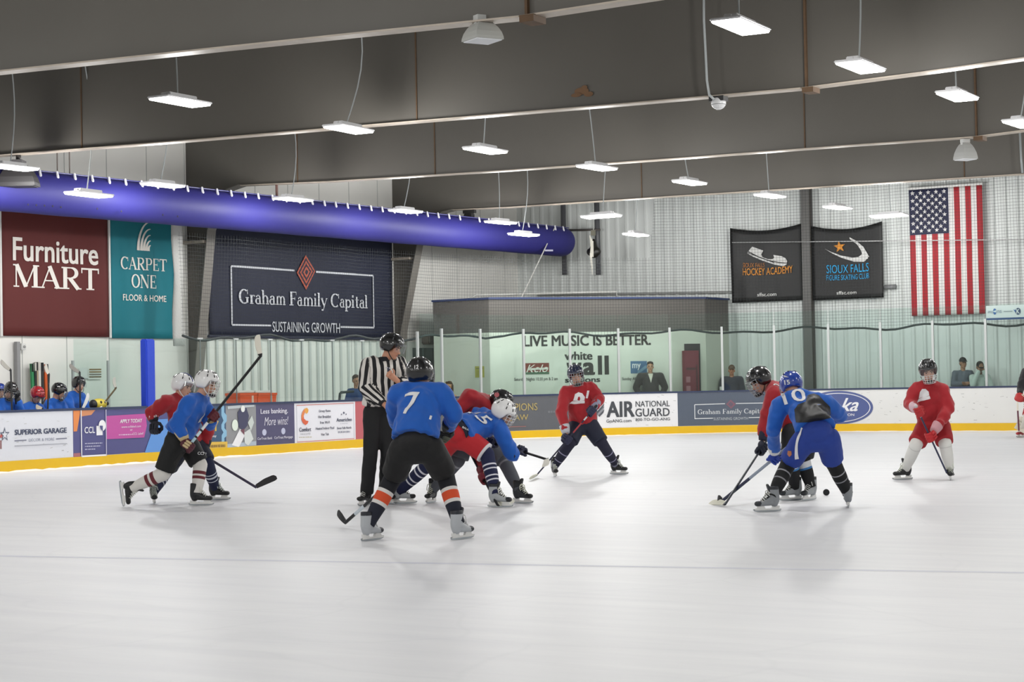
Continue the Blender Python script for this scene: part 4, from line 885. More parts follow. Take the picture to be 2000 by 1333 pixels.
# ---- skate, built once per colouring: origin at the ankle, +Y towards the toe
def skate_meshes(boot, toe, lace):
    k = ('skate', boot, toe, lace)
    if k in LOCAL: return LOCAL[k]
    bm = bmesh.new()
    capsule(bm, V3(0, -.02, .12), V3(0, -.03, -.01), .052, .050, V3(1, 0, 0), 1, 1.15, fa=True); capsule(bm, V3(0, -.045, -.02), V3(0, -.03, -.06), .042, .040)
    capsule(bm, V3(0, 0, -.01), V3(0, .09, -.05), .046, .040, V3(1, 0, 0), 1, .9); capsule(bm, V3(0, .02, -.055), V3(0, .165, -.06), .037, .036, V3(1, 0, 0), 1.12, .8)
    capsule(bm, V3(0, .015, .05), V3(0, .045, .135), .034, .03, V3(1, 0, 0), 1.1, .45)
    a = blob_mesh(bm, .009, 3, 'boot'); a.materials.append(mat(boot, .4)); a.materials.append(mat(toe, .4)); a.polygons.foreach_set('use_smooth', [True]*len(a.polygons))
    for p in a.polygons:
        c = p.center
        if c.y > .135 or (c.z > .085) or (c.y > .03 and abs(c.x) < .028 and c.z > -.03): p.material_index = 1
    bm = bmesh.new()
    side = [(-.085, -.085), (-.08, -.118), (-.095, -.128), (.19, -.128), (.205, -.112), (.165, -.105), (.16, -.085), (.09, -.085), (.075, -.112), (.005, -.112), (-.015, -.085)]
    for x, s in ((-.013, 1), (.013, -1)):
        v = [bm.verts.new((x, y, z)) for y, z in side]; bm.faces.new(v if s > 0 else v[::-1])
    vs = bm.verts[:]; n = len(side); bm.verts.ensure_lookup_table()
    for i in range(n): bm.faces.new((bm.verts[i], bm.verts[(i+1) % n], bm.verts[n+(i+1) % n], bm.verts[n+i]))
    b = bmesh_done('blade_holder', bm, mat('e4e4e2', .35), False)
    bm = bmesh.new(); rs = []
    for y, z0 in ((-.105, -.132), (-.095, -.143), (-.04, -.147), (.06, -.148), (.16, -.146), (.2, -.136), (.212, -.122)): rs.append([V3(-.003, y, z0), V3(.003, y, z0), V3(.003, y, -.118), V3(-.003, y, -.118)])
    rings(bm, rs); c = bmesh_done('steel_runner', bm, mat('aeb4b8', .2, .9), False)
    bm = bmesh.new()
    for i in range(6):
        t = i/5; y = .035+.075*t; z = .062-.088*t; tube(bm, [V3(-.03, y-.01, z-.012), V3(0, y+.012, z+.008), V3(.03, y-.002, z-.012)], .005, 5)
        tube(bm, [V3(.03, y-.01, z-.012), V3(0, y+.012, z+.009), V3(-.03, y-.002, z-.012)], .004, 5)
    tube(bm, [V3(0, .04, .08), V3(.04, .05, .07), V3(.05, .05, .03), V3(.045, .06, .0)], .005, 5); tube(bm, [V3(0, .04, .08), V3(-.04, .05, .06), V3(-.05, .045, .02)], .005, 5)
    d = bmesh_done('laces', bm, mat(lace, .8)); LOCAL[k] = (a, b, c, d); return LOCAL[k]
def skate(root, M, boot='17181b', toe='0e0f11', lace='e6e6e0'):
    a, b, c, d = skate_meshes(boot, toe, lace); s = place('skate', a, root, M)
    for me in (b, c, d): place(me.name.split('.')[0], me, root, M, s)
    return s
# ---- helmet: origin in the middle of the head at eye height, +Y forward
def shell_r(az, el):
    x = .124*math.cos(el)*math.sin(az); y = .150*math.cos(el)*math.cos(az); z = .138*math.sin(el); r = 1.0
    if el > .25: r += .028*(math.exp(-((abs(x)-.045)/.016)**2)); r -= .02*math.exp(-(x/.016)**2)
    if -.3 < el < .2 and abs(math.sin(az)) > .5: r += .012
    return V3(x*r, y*r-.012, z*r+.036)
def edge_el(az):
    a = abs((az+PI) % (2*PI)-PI)
    if a < .95: return .12
    if a < 1.25: return .12-(a-.95)/.30*.82
    if a < 2.0: return -.70
    return -.70-.12*(a-2.0)/1.14
def helmet_meshes(hexc, front):
    k = ('helmet', hexc, front)
    if k in LOCAL: return LOCAL[k]
    dark = hexc in ('101114', '17181b', '151d3a', '0f1012'); bm = bmesh.new(); n = 44; m = 9; rs = []
    for j in range(m+2):
        r = []
        for i in range(n):
            az = 2*PI*i/n; e0 = edge_el(az)
            if j == 0: p = shell_r(az, e0); p = V3(p.x*.9, p.y*.9, p.z+.004)
            else: p = shell_r(az, e0+(PI/2-.04-e0)*(j-1)/m)
            r.append(p)
        rs.append(r)
    rings(bm, rs); a = bmesh_done('helmet', bm, mat(hexc, .22, spec=.6, coat=.4)); L = [a]
    bm = bmesh.new()
    for az in (-.5, 0, .5, 2.2, -2.2, 2.75, -2.75, 1.2, -1.2):
        for el in ((.55, .95) if abs(az) < 2.5 else (.6,)):
            p = shell_r(az, el); q = shell_r(az, el+.05); t = (q-p).normalized(); nn = p.normalized(); s = t.cross(nn); box(bm, p+nn*.0005, (.032, .011, .006), (t, s, nn))
    L.append(bmesh_done('vent_slots', bm, mat('08080a' if not dark else '55585c', .6), False))
    bm = bmesh.new()
    for i in (-1, 1): tube(bm, [V3(i*.105, .02, -.05), V3(i*.088, .045, -.09), V3(i*.05, .075, -.128), V3(0, .088, -.14)], .006, 6)
    L.append(bmesh_done('chin_strap', bm, mat('1a1a1c' if dark or hexc != 'e8e8e8' else 'dcdcdc', .7)))
    def fp(az, z, g=0): w = 1-.28*max(0, (-z-.03)/.12); return V3((.112+g)*w*math.sin(az), .045+(.112+g)*w*math.cos(az)*1.02, z)
    if front in ('cage', 'both'):
        bm = bmesh.new(); ztop = .058 if front == 'cage' else -.03
        for az in (-1.15, -.75, -.38, 0, .38, .75, 1.15): tube(bm, [fp(az, ztop-(ztop+.14)*t/6) for t in range(7)], .0036, 5)
        for z in ([.058, .018, -.02, -.06, -.1, -.14] if front == 'cage' else [-.03, -.06, -.09, -.12, -.14]): tube(bm, [fp(-1.25+2.5*t/12, z) for t in range(13)], .0036, 5)
        L.append(bmesh_done('cage', bm, mat('dcdcdc' if (hexc == 'e8e8e8' or front == 'both') else '9a9da0', .3, .6)))
        bm = bmesh.new(); ellipsoid(bm, V3(0, .1, -.122), V3(.05, 0, 0), V3(0, .035, 0), V3(0, 0, .03)); L.append(bmesh_done('chin_cup', bm, mat('17181a', .6)))
    if front in ('visor', 'both'):
        bm = bmesh.new(); zs = (.07, .04, .01, -.02, -.035); rs = [[fp(-1.2+2.4*t/14, z, .006) for t in range(15)] for z in zs]
        V = [[bm.verts.new(p) for p in r] for r in rs]
        for i in range(len(V)-1):
            for j in range(14): bm.faces.new((V[i][j], V[i][j+1], V[i+1][j+1], V[i+1][j]))
        L.append(bmesh_done('visor', bm, glass_mat((.9, .93, .95, 1), .10, 'visor')))
    LOCAL[k] = L; return L
def helmet(root, M, hexc, front='cage'):
    L = helmet_meshes(hexc, front); h = place('helmet', L[0], root, M)
    for me in L[1:]: place(me.name.split('.')[0], me, root, M, h)
    return h
def head_caps(bm, M):
    T = lambda x, y, z: M @ V3(x, y, z); R3 = M.to_3x3()
    def E(c, r): ellipsoid(bm, T(*c), R3 @ V3(r[0], 0, 0), R3 @ V3(0, r[1], 0), R3 @ V3(0, 0, r[2]))
    E((0, -.012, .035), (.077, .098, .098)); E((0, .03, -.05), (.062, .066, .072)); E((0, .062, -.1), (.032, .03, .026)); E((0, .05, .0), (.066, .05, .05))
    capsule(bm, T(0, .088, .0), T(0, .112, -.035), .012, .017, n=10); E((0, .078, .022), (.055, .02, .013)); E((0, .08, -.068), (.026, .02, .014))
    for s in (-1, 1): E((s*.078, -.01, -.015), (.013, .02, .032)); E((s*.042, .062, -.03), (.024, .024, .022))
def face_bits(root, M, hair='3a2c22'):
    for s in (-1, 1):
        bm = bmesh.new(); ellipsoid(bm, V3(s*.032, .086, .0), V3(.015, 0, 0), V3(0, .009, 0), V3(0, 0, .0085), 10, 6); place('eye', bmesh_done('eye', bm, mat('2b211c', .3)), root, M)
        bm = bmesh.new(); tube(bm, [V3(s*.014, .1, .018), V3(s*.034, .098, .024), V3(s*.052, .084, .018)], .0055, 6); place('eyebrow', bmesh_done('eyebrow', bm, mat(hair, .8)), root, M)
    bm = bmesh.new(); ellipsoid(bm, V3(0, .096, -.07), V3(.024, 0, 0), V3(0, .007, 0), V3(0, 0, .007), 10, 6); place('mouth', bmesh_done('mouth', bm, mat('9a5950', .5)), root, M)
def wrinkle(me, amp=.010, fr=5.5, seed=0):
    me.update(); ns = [v.normal.copy() for v in me.vertices]
    for v, n in zip(me.vertices, ns):
        p = v.co*fr+Vector((seed, seed*.37, 0)); q = p+Vector((noise.noise(p*.6), noise.noise(p*.6+Vector((7, 0, 0))), 0))*.9
        a = 1-2*abs(noise.noise(Vector((q.x*.9, q.y*.9, q.z*.55+q.x*.5))))+.45*noise.noise(p*2.1); v.co += n*(amp*(a-.55))
    me.update()
def bvh_of(o):
    me = o.data; M = Matrix.Translation(root_of(o).location) @ o.matrix_local
    return BVHTree.FromPolygons([M @ v.co for v in me.vertices], [tuple(p.vertices) for p in me.polygons])
def decal(name, o, geo, origin, upv, nrm, h, m, parent, w=None, off=.006, aspect=None):
    """lettering laid on a garment: rays from in front of it find the cloth"""
    T = bvh_of(o); nrm = nrm.normalized(); upv = (upv-nrm*upv.dot(nrm)).normalized(); rt = upv.cross(nrm)
    vs, fs = geo; bm = bmesh.new(); xa = min(p[0] for p in vs); xb = max(p[0] for p in vs); ya = min(p[1] for p in vs); yb = max(p[1] for p in vs)
    s = h/(yb-ya); sx = (w/(xb-xa)) if w else s
    V = [bm.verts.new(((p[0]-(xa+xb)/2)*sx, (p[1]-(ya+yb)/2)*s, p[2]*.006 if len(p) > 2 else 0)) for p in vs]
    for f in fs:
        try: bm.faces.new([V[i] for i in f])
        except ValueError: pass
    bmesh.ops.triangulate(bm, faces=bm.faces[:])
    for _ in range(5):
        L = [e for e in bm.edges if e.calc_length() > .022]
        if not L: break
        bmesh.ops.subdivide_edges(bm, edges=L, cuts=1); bmesh.ops.triangulate(bm, faces=bm.faces[:])
    last = 0.0
    for v in bm.verts:
        p = origin+rt*v.co.x+upv*v.co.y; dz = v.co.z; hit = T.ray_cast(p+nrm*.5, -nrm, 1.2)
        if hit[0] is not None: v.co = hit[0]+nrm*(off+dz); last = (hit[0]-p).dot(nrm)
        else: v.co = p+nrm*(last+off+dz)
    r = obj(name, bm, m, parent, True); r.matrix_parent_inverse = parent.matrix_local.inverted() if parent.parent else Matrix(); return r
def pxdecal(name, o, pts, D, m, parent, off=.006):
    """a patch outlined on a garment as seen along the view of the photo"""
    cx = sum(p[0] for p in pts)/len(pts); cy = sum(p[1] for p in pts)/len(pts); x0 = min(p[0] for p in pts); x1 = max(p[0] for p in pts); y0 = min(p[1] for p in pts); y1 = max(p[1] for p in pts); s = D/FPX
    return decal(name, o, ([(p[0], -p[1]) for p in pts], [tuple(range(len(pts)))]), dep((x0+x1)/2, (y0+y1)/2, D), UP, -FW, (y1-y0)*s, m, parent, w=(x1-x0)*s, off=off)
# ---- hockey glove closed round a shaft
def glove(root, g, ax, w, back, main='15171f', cuff='15171f', trim='d8d8d8', s=1.0, text=None):
    ax = ax.normalized(); n = (g-w); n = (n-ax*n.dot(ax)).normalized(); b = ax.cross(n)
    if b.dot(back) < 0: b = -b
    Q = lambda a_, n_, b_: g+ax*(a_*s)+n*(n_*s)+b*(b_*s); bm = bmesh.new()
    capsule(bm, Q(0, -.07, .012), Q(0, .0, .034), .046*s, .05*s, ax, 1.05, .62)
    for k, (o, l) in enumerate(((-.046, .88), (-.016, 1.0), (.014, 1.02), (.043, .92))):
        P = [Q(o*1.0, .012, .042), Q(o, .042*l, .028), Q(o, .052*l, -.002), Q(o, .03*l, -.03), Q(o, .0, -.036)]
        for i in range(4): capsule(bm, P[i], P[i+1], .0165*s, .0155*s, n=8)
    P = [Q(.058, -.055, .0), Q(.066, -.02, -.026), Q(.06, .012, -.036)]
    for i in range(2): capsule(bm, P[i], P[i+1], .018*s, .0165*s, n=8)
    me = blob_mesh(bm, .0075, 2, 'glove'); o = link_mesh('glove', me, mat(main, .6), root, True)
    bm = bmesh.new()
    for o_ in (-.03, .0, .03): capsule(bm, Q(o_, -.045, .05), Q(o_, .0, .062), .014*s, .014*s, n=8)
    obj('back_pad', bm, mat(trim if trim != 'd8d8d8' else main, .6), o, True)
    f = (w-g).normalized(); a0 = g+f*.085*s; bm = bmesh.new(); d, u, v = basis(f, ax); rs = []
    for t, r in ((0, .046), (.03, .054), (.09, .064), (.12, .066), (.122, .055)): rs.append([a0+f*(t*s)+(u*math.cos(2*PI*k/16)*1.1+v*math.sin(2*PI*k/16)*.85)*r*s for k in range(16)])
    rings(bm, rs); c = obj('cuff', bm, mat(cuff, .6), o, True)
    if text:
        decal('lettering', c, text2d(text, .01), a0+f*.06*s, (-f if text == 'CCM' else f), back, .032*s, mat('e8e8e8', .6), o, off=.004)
    return o
# ---- hockey stick
def stick(label, butt, heel, tip, shaft='16171a', blade='16171a', tape=None, butt_col='e2e2e0', group=None, bladeup=None, marks=None, bl=None):
    e = empty('hockey_stick', heel, label, 'hockey stick', group); d, u, v = basis(butt-heel, tip-heel); L = (butt-heel).length
    bm = bmesh.new(); R8 = [(.5, .32), (.32, .5), (-.32, .5), (-.5, .32), (-.5, -.32), (-.32, -.5), (.32, -.5), (.5, -.32)]
    rings(bm, [[heel+d*t+u*(a*.031)+v*(b*.021) for a, b in R8] for t in (0, L*.3, L*.7, L)]); obj('shaft', bm, mat(shaft, .35), e)
    bm = bmesh.new(); rings(bm, [[heel+d*t+u*(a*.034)+v*(b*.025) for a, b in R8] for t in (L-.16, L)]); capsule(bm, heel+d*(L-.02), heel+d*(L+.008), .02, .02, n=8); obj('grip_tape', bm, mat(butt_col, .8), e)
    f = (tip-heel); Lb = f.length; f.normalize(); up = bladeup or (d-f*d.dot(f)).normalized(); sd = f.cross(up); rs = []
    for i in range(13):
        t = i/12; c = heel+f*(Lb*t)+sd*(.035*t*t)-f*.0; h0 = .0 if t < .9 else .012*(t-.9)/.1; h1 = (.052+.026*min(1, t*2.2)) if t < .85 else (.078-.03*((t-.85)/.15)**2)
        if i == 0: h1 = .05
        rs.append([c+up*(h0-.012)+sd*.005, c+up*(h1-.012)+sd*.005, c+up*(h1-.012)-sd*.005, c+up*(h0-.012)-sd*.005])
    bm = bmesh.new(); rings(bm, rs, [1 if (tape and i >= 1) else 0 for i in range(12)]); obj('blade', bm, [mat(blade, .45), mat(tape or blade, .8, bump=.2, bscale=90)], e)
    if marks:
        for t0, t1, m_ in marks:
            bm = bmesh.new(); rings(bm, [[heel+d*(L*t)+u*(a*.0325)+v*(b*.0225) for a, b in R8] for t in (t0, t1)]); obj('shaft_band', bm, mat(m_, .4), e)
    return e, d
SKIN = 'c99a82'
def torso_frame(sA, sB, pv, nk):
    lat = (sB-sA).normalized(); sp = (nk-pv).normalized(); nrm = lat.cross(sp).normalized(); return lat, sp, nrm
def figure(label, J, face, headup=None, jersey='1463c8', pants='131417', socks=None, sk=None, hel=('101114', 'cage'), gloves=None, base=None, skin=SKIN, hair='3a2c22', kind='player', wr=.020, vox=.015, jmat=None, scale=1.0, hem=.86, hands=None, legs=True, bulk=1.0, sleeve=.86, hx=None):
    """J: world points hd nk pv sA sB eA eB wA wB hA hB kA kB aA aB"""
    root = empty('person', base if base is not None else Vector((J['pv'].x, J['pv'].y, 0)), label, 'person')
    hd, nk, pv = J['hd'], J['nk'], J['pv']; sA, sB = J['sA'], J['sB']; up = headup or (hd-nk).normalized()
    M = frame(face, up, hd)
    lat, sp, nrm = torso_frame(sA, sB, pv, nk); ch = (sA+sB)/2-sp*.07
    # body: one skin from head to ankles
    bm = bmesh.new(); head_caps(bm, M); capsule(bm, nk-sp*.06, M @ V3(0, -.025, -.06), .062, .055)
    capsule(bm, pv, pv.lerp(ch, .5), .135, .125, lat, 1, .7); capsule(bm, pv.lerp(ch, .5), ch, .125, .15, lat, 1, .62); capsule(bm, sA.lerp(sB, .12), sA.lerp(sB, .88), .06, .06)
    for q in 'AB':
        s_, e_, w_ = J['s'+q], J['e'+q], J['w'+q]; capsule(bm, s_, e_, .056, .043); capsule(bm, e_, w_, .043, .031)
        if 'h'+q in J: capsule(bm, J['h'+q], J['k'+q], .085, .058); capsule(bm, J['k'+q], J['a'+q], .058, .04)
        if hands and q in hands: hands[q](bm, J)
    body = link_mesh('body', blob_mesh(bm, .011 if not hands else .0085, 2, 'body'), mat(skin, .5), root, True)
    face_bits(root, M, hair)
    # upper garment
    bm = bmesh.new(); k = bulk
    bot = pv+sp*(1-hem)*.0-sp*(hem-.86); capsule(bm, bot, pv.lerp(ch, .55), .222*k, .203*k, lat, 1, .80, fa=True); capsule(bm, pv.lerp(ch, .55), ch, .203*k, .205*k, lat, 1, .72)
    if kind == 'player':
        for q in 'AB': capsule(bm, J['s'+q].lerp(nk, .1)+sp*.01, nk.lerp(hd, .08)-sp*.015, .098, .078)
    capsule(bm, sA.lerp(sB, .02), sA.lerp(sB, .98), .098*k, .098*k); capsule(bm, ch, nk.lerp(hd, .14 if kind == 'player' else 0)-sp*.01, .12*k, .082, lat, 1, .85, fb=True)
    for q in 'AB':
        s_, e_, w_ = J['s'+q], J['e'+q], J['w'+q]; capsule(bm, s_, e_, .098*k, .083*k); capsule(bm, e_, e_.lerp(w_, sleeve), .084*k, .064*k, fb=True)
    jm = blob_mesh(bm, vox, 6, 'jersey'); wrinkle(jm, wr, 6.5, sum(map(ord, label)) % 50)
    jo = link_mesh('jersey' if kind == 'player' else ('shirt' if kind != 'coat' else 'sweater'), jm, jmat or mat(jersey, .8, var=.06, vscale=7, sheen=.2), root, True)
    # pants
    if legs and 'hA' in J:
        bm = bmesh.new(); hA, hB = J['hA'], J['hB']; pl = (hB-hA).normalized() if (hB-hA).length > .02 else lat
        if kind == 'player':
            capsule(bm, pv-sp*.04, pv+sp*.10, .172, .150, lat, 1, .74, fb=True); capsule(bm, hA, hB, .135, .135)
            for q in 'AB': h_, k_ = J['h'+q], J['k'+q]; capsule(bm, h_, h_.lerp(k_, .90), .135, .122, fb=True)
        else:
            capsule(bm, pv, pv+sp*.14, .16, .155, lat, 1, .75, fb=True); capsule(bm, hA, hB, .11, .11)
            for q in 'AB': h_, k_, a_ = J['h'+q], J['k'+q], J['a'+q]; capsule(bm, h_, k_, .112, .086); capsule(bm, k_, k_.lerp(a_, 1.0), .086, .082, fb=True)
        pm = blob_mesh(bm, vox, 4, 'pants'); wrinkle(pm, .006, 6, 3); po = link_mesh('pants' if kind == 'player' else 'trousers', pm, mat(pants, .75, var=.06, vscale=7), root, True)
    else: po = None
    # socks
    if socks:
        for q in 'AB':
            h_, k_, a_ = J['h'+q], J['k'+q], J['a'+q]; pts = [k_.lerp(h_, .22), k_.lerp(h_, .1), k_, k_.lerp(a_, .12), k_.lerp(a_, .3), k_.lerp(a_, .45), k_.lerp(a_, .6), k_.lerp(a_, .75), k_.lerp(a_, .88), k_.lerp(a_, 1.0)]
            rad = [.084, .088, .088, .083, .080, .079, .074, .066, .060, .058]
            # resample finely so that bands have clean edges
            N = 40; PP = []; RR = []
            for i in range(N+1):
                t = i/N*(len(pts)-1); j = min(int(t), len(pts)-2); f_ = t-j; PP.append(pts[j].lerp(pts[j+1], f_)); RR.append(rad[j]+(rad[j+1]-rad[j])*f_)
            ms = [mat(socks[0], .85, var=.05, vscale=8)]; idx = []
            for i in range(N):
                t = (i+.5)/N; mi = 0
                for b0, b1, c in socks[1:]:
                    if b0 <= t < b1:
                        mm = mat(c, .85)
                        if mm not in ms: ms.append(mm)
                        mi = ms.index(mm)
                idx.append(mi)
            bm = bmesh.new(); tube(bm, PP, RR, 18, idx); obj('sock', bm, ms, root, True)
    if sk:
        for q in 'AB':
            if 'F'+q in J: skate(root, J['F'+q], *sk)
    ho = None
    if hel: ho = helmet(root, M @ Matrix.Translation((0, 0, .004)), *hel)
    return dict(root=root, jersey=jo, pants=po, M=M, lat=lat, sp=sp, nrm=nrm, body=body, helmet=ho)
def foot(px, py, r, t, pitch=0):
    """skate standing on the ice: contact pixel and heading; returns ankle and matrix"""
    c = onZ(px, py, 0.0); f = dv(r, 0, t)
    if pitch: f = (f*math.cos(pitch)+ZZ*math.sin(pitch)).normalized()
    x = f.cross(ZZ).normalized(); up = x.cross(f); a = c-f*.05+up*.148
    if pitch: a.z += abs(math.sin(pitch))*.12
    return a, frame(f, up, a)
# ================================================================== people: the players on the ice
BLUE, RED = '0a58b6', '9e131f'
def joints(D, **k):
    o = {}
    for n, v in k.items():
        o[n] = v if isinstance(v, Vector) else dep(v[0], v[1], D+(v[2] if len(v) > 2 else 0))
    return o
def hand(J, q, A, B, px, py, off=.10):
    g = on_line(A, B, px, py); J['g'+q] = g; J['w'+q] = g+(J['e'+q]-g).normalized()*off; return g
def set_feet(J, q, am): J['a'+q], J['F'+q] = am
TOCAM = -FH_
# --- blue player striding with raised stick
D = 22.5
J = joints(D, hd=(404, 751, -.02), nk=(389, 777), pv=(350, 848), sA=(367, 789, -.19), sB=(397, 787, .16), eA=(345, 828, -.24), eB=(411, 828, .12), hA=(343, 862, -.11), hB=(363, 862, .12), kA=(319, 926, -.10), kB=(391, 909, .08))
bA, bB_ = dep(343, 904, D-.36), dep(510.5, 694, D+.22)
hand(J, 'A', bA, bB_, 360, 866); hand(J, 'B', bA, bB_, 415, 812)
set_feet(J, 'B', foot(393, 988, 1, .12)); a = dep(257, 954, 22.45); J['aA'] = a; J['FA'] = frame(dv(.10, -1, -.05), dv(1, .10, .1), a)
F = figure('person in blue jersey and white helmet striding with stick raised high', J, dv(1, -.22, .30), jersey=BLUE, pants='0f1012', socks=['dedbd6', (.40, .47, '6b2b33'), (.53, .60, '6b2b33')], sk=('17191c', '0f1114', 'dcdcd4'), hel=('e8e8e8', 'cage'))
ax = (bB_-bA).normalized()
glove(F['root'], J['gA'], ax, J['wA'], TOCAM, '4c1524', 'c9b48a', 'c9b48a', 1.08); glove(F['root'], J['gB'], ax, J['wB'], TOCAM, '55101c', 'b39a6c', '55101c', 1.05)
decal('lettering', F['pants'], text2d('CCM', .02), dep(328, 840, D-.3), dv(-.05, 1, 0), dv(-.35, 0, 1), .06, mat('e2e2e2', .6), F['pants'])
decal('lettering', F['pants'], text2d('CCM', .02), dep(396, 888, D-.3), dv(.1, 1, 0), dv(.2, 0, 1), .035, mat('e2e2e2', .6), F['pants'])
decal('chest_emblem', F['jersey'], ([(0, 0), (1, .25), (1.25, 1.4), (.8, .8)], [(0, 1, 2, 3)]), dep(389, 817, D), dv(0, 1, 0), dv(.7, .1, .8), .13, mat('e6e6e6', .7), F['jersey'], w=.10)
stick('black stick with white taped blade held high by striding blue player', bA, bB_, dep(504, 653.5, D+.18), tape='e4e0d2', butt_col='1a1a1a', marks=[(.19, .30, 'b7d3df'), (.30, .36, '16171a'), (.36, .47, 'dfe6ea')][0:0] + [(.635, .70, 'e4e7e8'), (.715, .76, 'cfe3ea'), (.775, .84, 'b7d7e4')])
# --- red player behind him
D = 23.3
J = joints(D, hd=(357, 757), nk=(346, 780), pv=(362, 866), sA=(326, 786, -.16), sB=(378, 788, .18), eA=(297, 806, -.16), eB=(409, 826, .12), hA=(352, 874, -.1), hB=(384, 874, .1), kA=(326, 918, .05), kB=(405, 906, .0))
bA, bB_ = dep(345, 858, D+.1), dep(501, 953, D+.15)
J['gA'] = dep(304, 838, D-.2); J['wA'] = J['gA']+(J['eA']-J['gA']).normalized()*.1
hand(J, 'B', bA, bB_, 398, 889)
set_feet(J, 'A', foot(301, 985, .25, 1)); set_feet(J, 'B', foot(428, 977.5, 1, .3))
F = figure('person in red jersey and white helmet half hidden behind striding blue player', J, dv(1, -.15, .40), jersey=RED, pants='14182a', socks=['171d3c', (.48, .51, 'c9ccd6'), (.56, .59, 'c9ccd6'), (.68, .71, 'c9ccd6')], sk=('17191c', '0f1114', 'c9cfc8'), hel=('e8e8e8', 'visor'))
ax = (bB_-bA).normalized()
glove(F['root'], J['gA'], dv(1, .1, .4), J['wA'], TOCAM, '121626', '10131e', 'd8d8d8', 1.1, text='BAUER'); glove(F['root'], J['gB'], ax, J['wB'], TOCAM, '121626', '121626')
bm = bmesh.new(); tube(bm, [shell_r(0 if t < 6 else PI, (.35+.2*t if t < 6 else PI-.35-.2*t))*1.01 for t in range(12)], .009, 6); place('helmet_stripe', bmesh_done('helmet_stripe', bm, mat('27356e', .4)), F['root'], None, F['helmet'])
stick('dark purple stick reaching low across the ice from the red player at left', bA, bB_, dep(541.5, 936, D+.2), shaft='231a3c', blade='141217', butt_col='1a1a1a')
# --- referee
D = 21.8
J = joints(D, hd=(765, 680, -.02), nk=(750, 705), pv=(739, 796), sA=(719, 711, -.06), sB=(778, 709, .10), eA=(712, 758, -.12), eB=(797, 748, -.02), wA=(750, 790, -.26), wB=(777, 745, -.22), hA=(727, 806, -.02), hB=(752, 806, .05), kA=(724, 887, -.06), kB=(757, 887, .02))
set_feet(J, 'A', foot(712, 988.5, -.45, 1)); set_feet(J, 'B', foot(757, 985, .6, .8))
M_ref = bpy.data.materials.new('referee stripes'); M_ref.use_nodes = True
def ref_mat():
    nt = M_ref.node_tree; b = nt.nodes['Principled BSDF']; a = nt.nodes.new('ShaderNodeAttribute'); a.attribute_name = 'stripe'
    f = nt.nodes.new('ShaderNodeMath'); f.operation = 'FRACT'; g = nt.nodes.new('ShaderNodeMath'); g.operation = 'GREATER_THAN'; g.inputs[1].default_value = .5
    mx = nt.nodes.new('ShaderNodeMix'); mx.data_type = 'RGBA'; mx.inputs['A'].default_value = lin('17161a'); mx.inputs['B'].default_value = lin('dedad4')
    nt.links.new(a.outputs['Fac'], f.inputs[0]); nt.links.new(f.outputs[0], g.inputs[0]); nt.links.new(g.outputs[0], mx.inputs['Factor']); nt.links.new(mx.outputs['Result'], b.inputs['Base Color']); b.inputs['Roughness'].default_value = .8
ref_mat()
def ref_hand(bm, J):
    w, e = J['wB'], J['eB']; c = dep(764, 735, D-.27); f = (c-w).normalized(); capsule(bm, w, c, .032, .040, FH_, .6, 1.0); x = ZZ.cross(f).normalized(); u = f.cross(x)
    for i, (o, l) in enumerate(((.033, .9), (.011, 1.0), (-.011, .97), (-.032, .8))):
        k = c+u*o+f*.02; a1 = k+f*.042*l+TOCAM*.012; a2 = a1+f*.004+TOCAM*.004+RH_*.022*l-u*.006; a3 = a2+RH_*.02-f*.004
        capsule(bm, k, a1, .0105, .0098, n=8); capsule(bm, a1, a2, .0098, .009, n=8); capsule(bm, a2, a3, .009, .008, n=8)
    t0 = c-f*.02+u*.035; t1 = t0+u*.035+f*.015; t2 = t1+f*.035+u*.01; capsule(bm, t0, t1, .014, .0115, n=8); capsule(bm, t1, t2, .0115, .009, n=8)
def low_hand(bm, J):
    w, e = J['wA'], J['eA']; f = (w-e).normalized(); c = w+f*.075; x = f.cross(ZZ).normalized(); capsule(bm, w, c, .03, .04, x, .6, 1)
    s = x.cross(f).normalized()
    for o, l in ((.033, .85), (.011, 1), (-.011, .97), (-.032, .78)):
        k = c+s*o+f*.015; a1 = k+f*.04*l-x*.01; a2 = a1+f*.02*l-x*.022; capsule(bm, k, a1, .0105, .0098, n=8); capsule(bm, a1, a2, .0098, .0085, n=8)
    t1 = w+s*.05+f*.04; capsule(bm, w+s*.02+f*.01, t1, .014, .011, n=8); capsule(bm, t1, t1+f*.035, .011, .009, n=8)
F = figure('referee person in black and white striped shirt raising a whistle', J, dv(1, -.32, .42), jersey='dedad4', pants='0e0f12', sk=('101114', '0d0e10', 'd0d0cc'), hel=('101114', 'visor'), kind='referee', jmat=M_ref, hands={'A': low_hand, 'B': ref_hand}, bulk=.90, sleeve=.93, skin='c68f74', hair='4a3728', wr=.020)
me = F['jersey'].data; at = me.attributes.new('stripe', 'FLOAT', 'POINT'); rl_ = F['root'].location; per = .082
segs = [(J['sA'], J['eA']), (J['eA'], J['wA']), (J['sB'], J['eB']), (J['eB'], J['wB'])]; mid = (J['sA']+J['sB'])/2
for v in me.vertices:
    p = v.co+rl_; best = None
    for i, (a, b_) in enumerate(segs):
        d = b_-a; t = max(.0, min(1, (p-a).dot(d)/d.dot(d))); c = a+d*t; e_ = (p-c).length
        if best is None or e_ < best[0]: best = (e_, i, c, d.normalized(), t)
    e_, i, c, d, t = best; la = abs((p-mid).dot(F['lat']))
    if e_ < .105 and (la > .20 or i in (1, 3)):
        ref = TOCAM-d*TOCAM.dot(d); ref.normalize(); oth = d.cross(ref); ang = math.atan2((p-c).dot(oth), (p-c).dot(ref)); s = ang*3/PI+.25
    else: s = (p-mid).dot(F['lat'])/per
    at.data[v.index].value = s
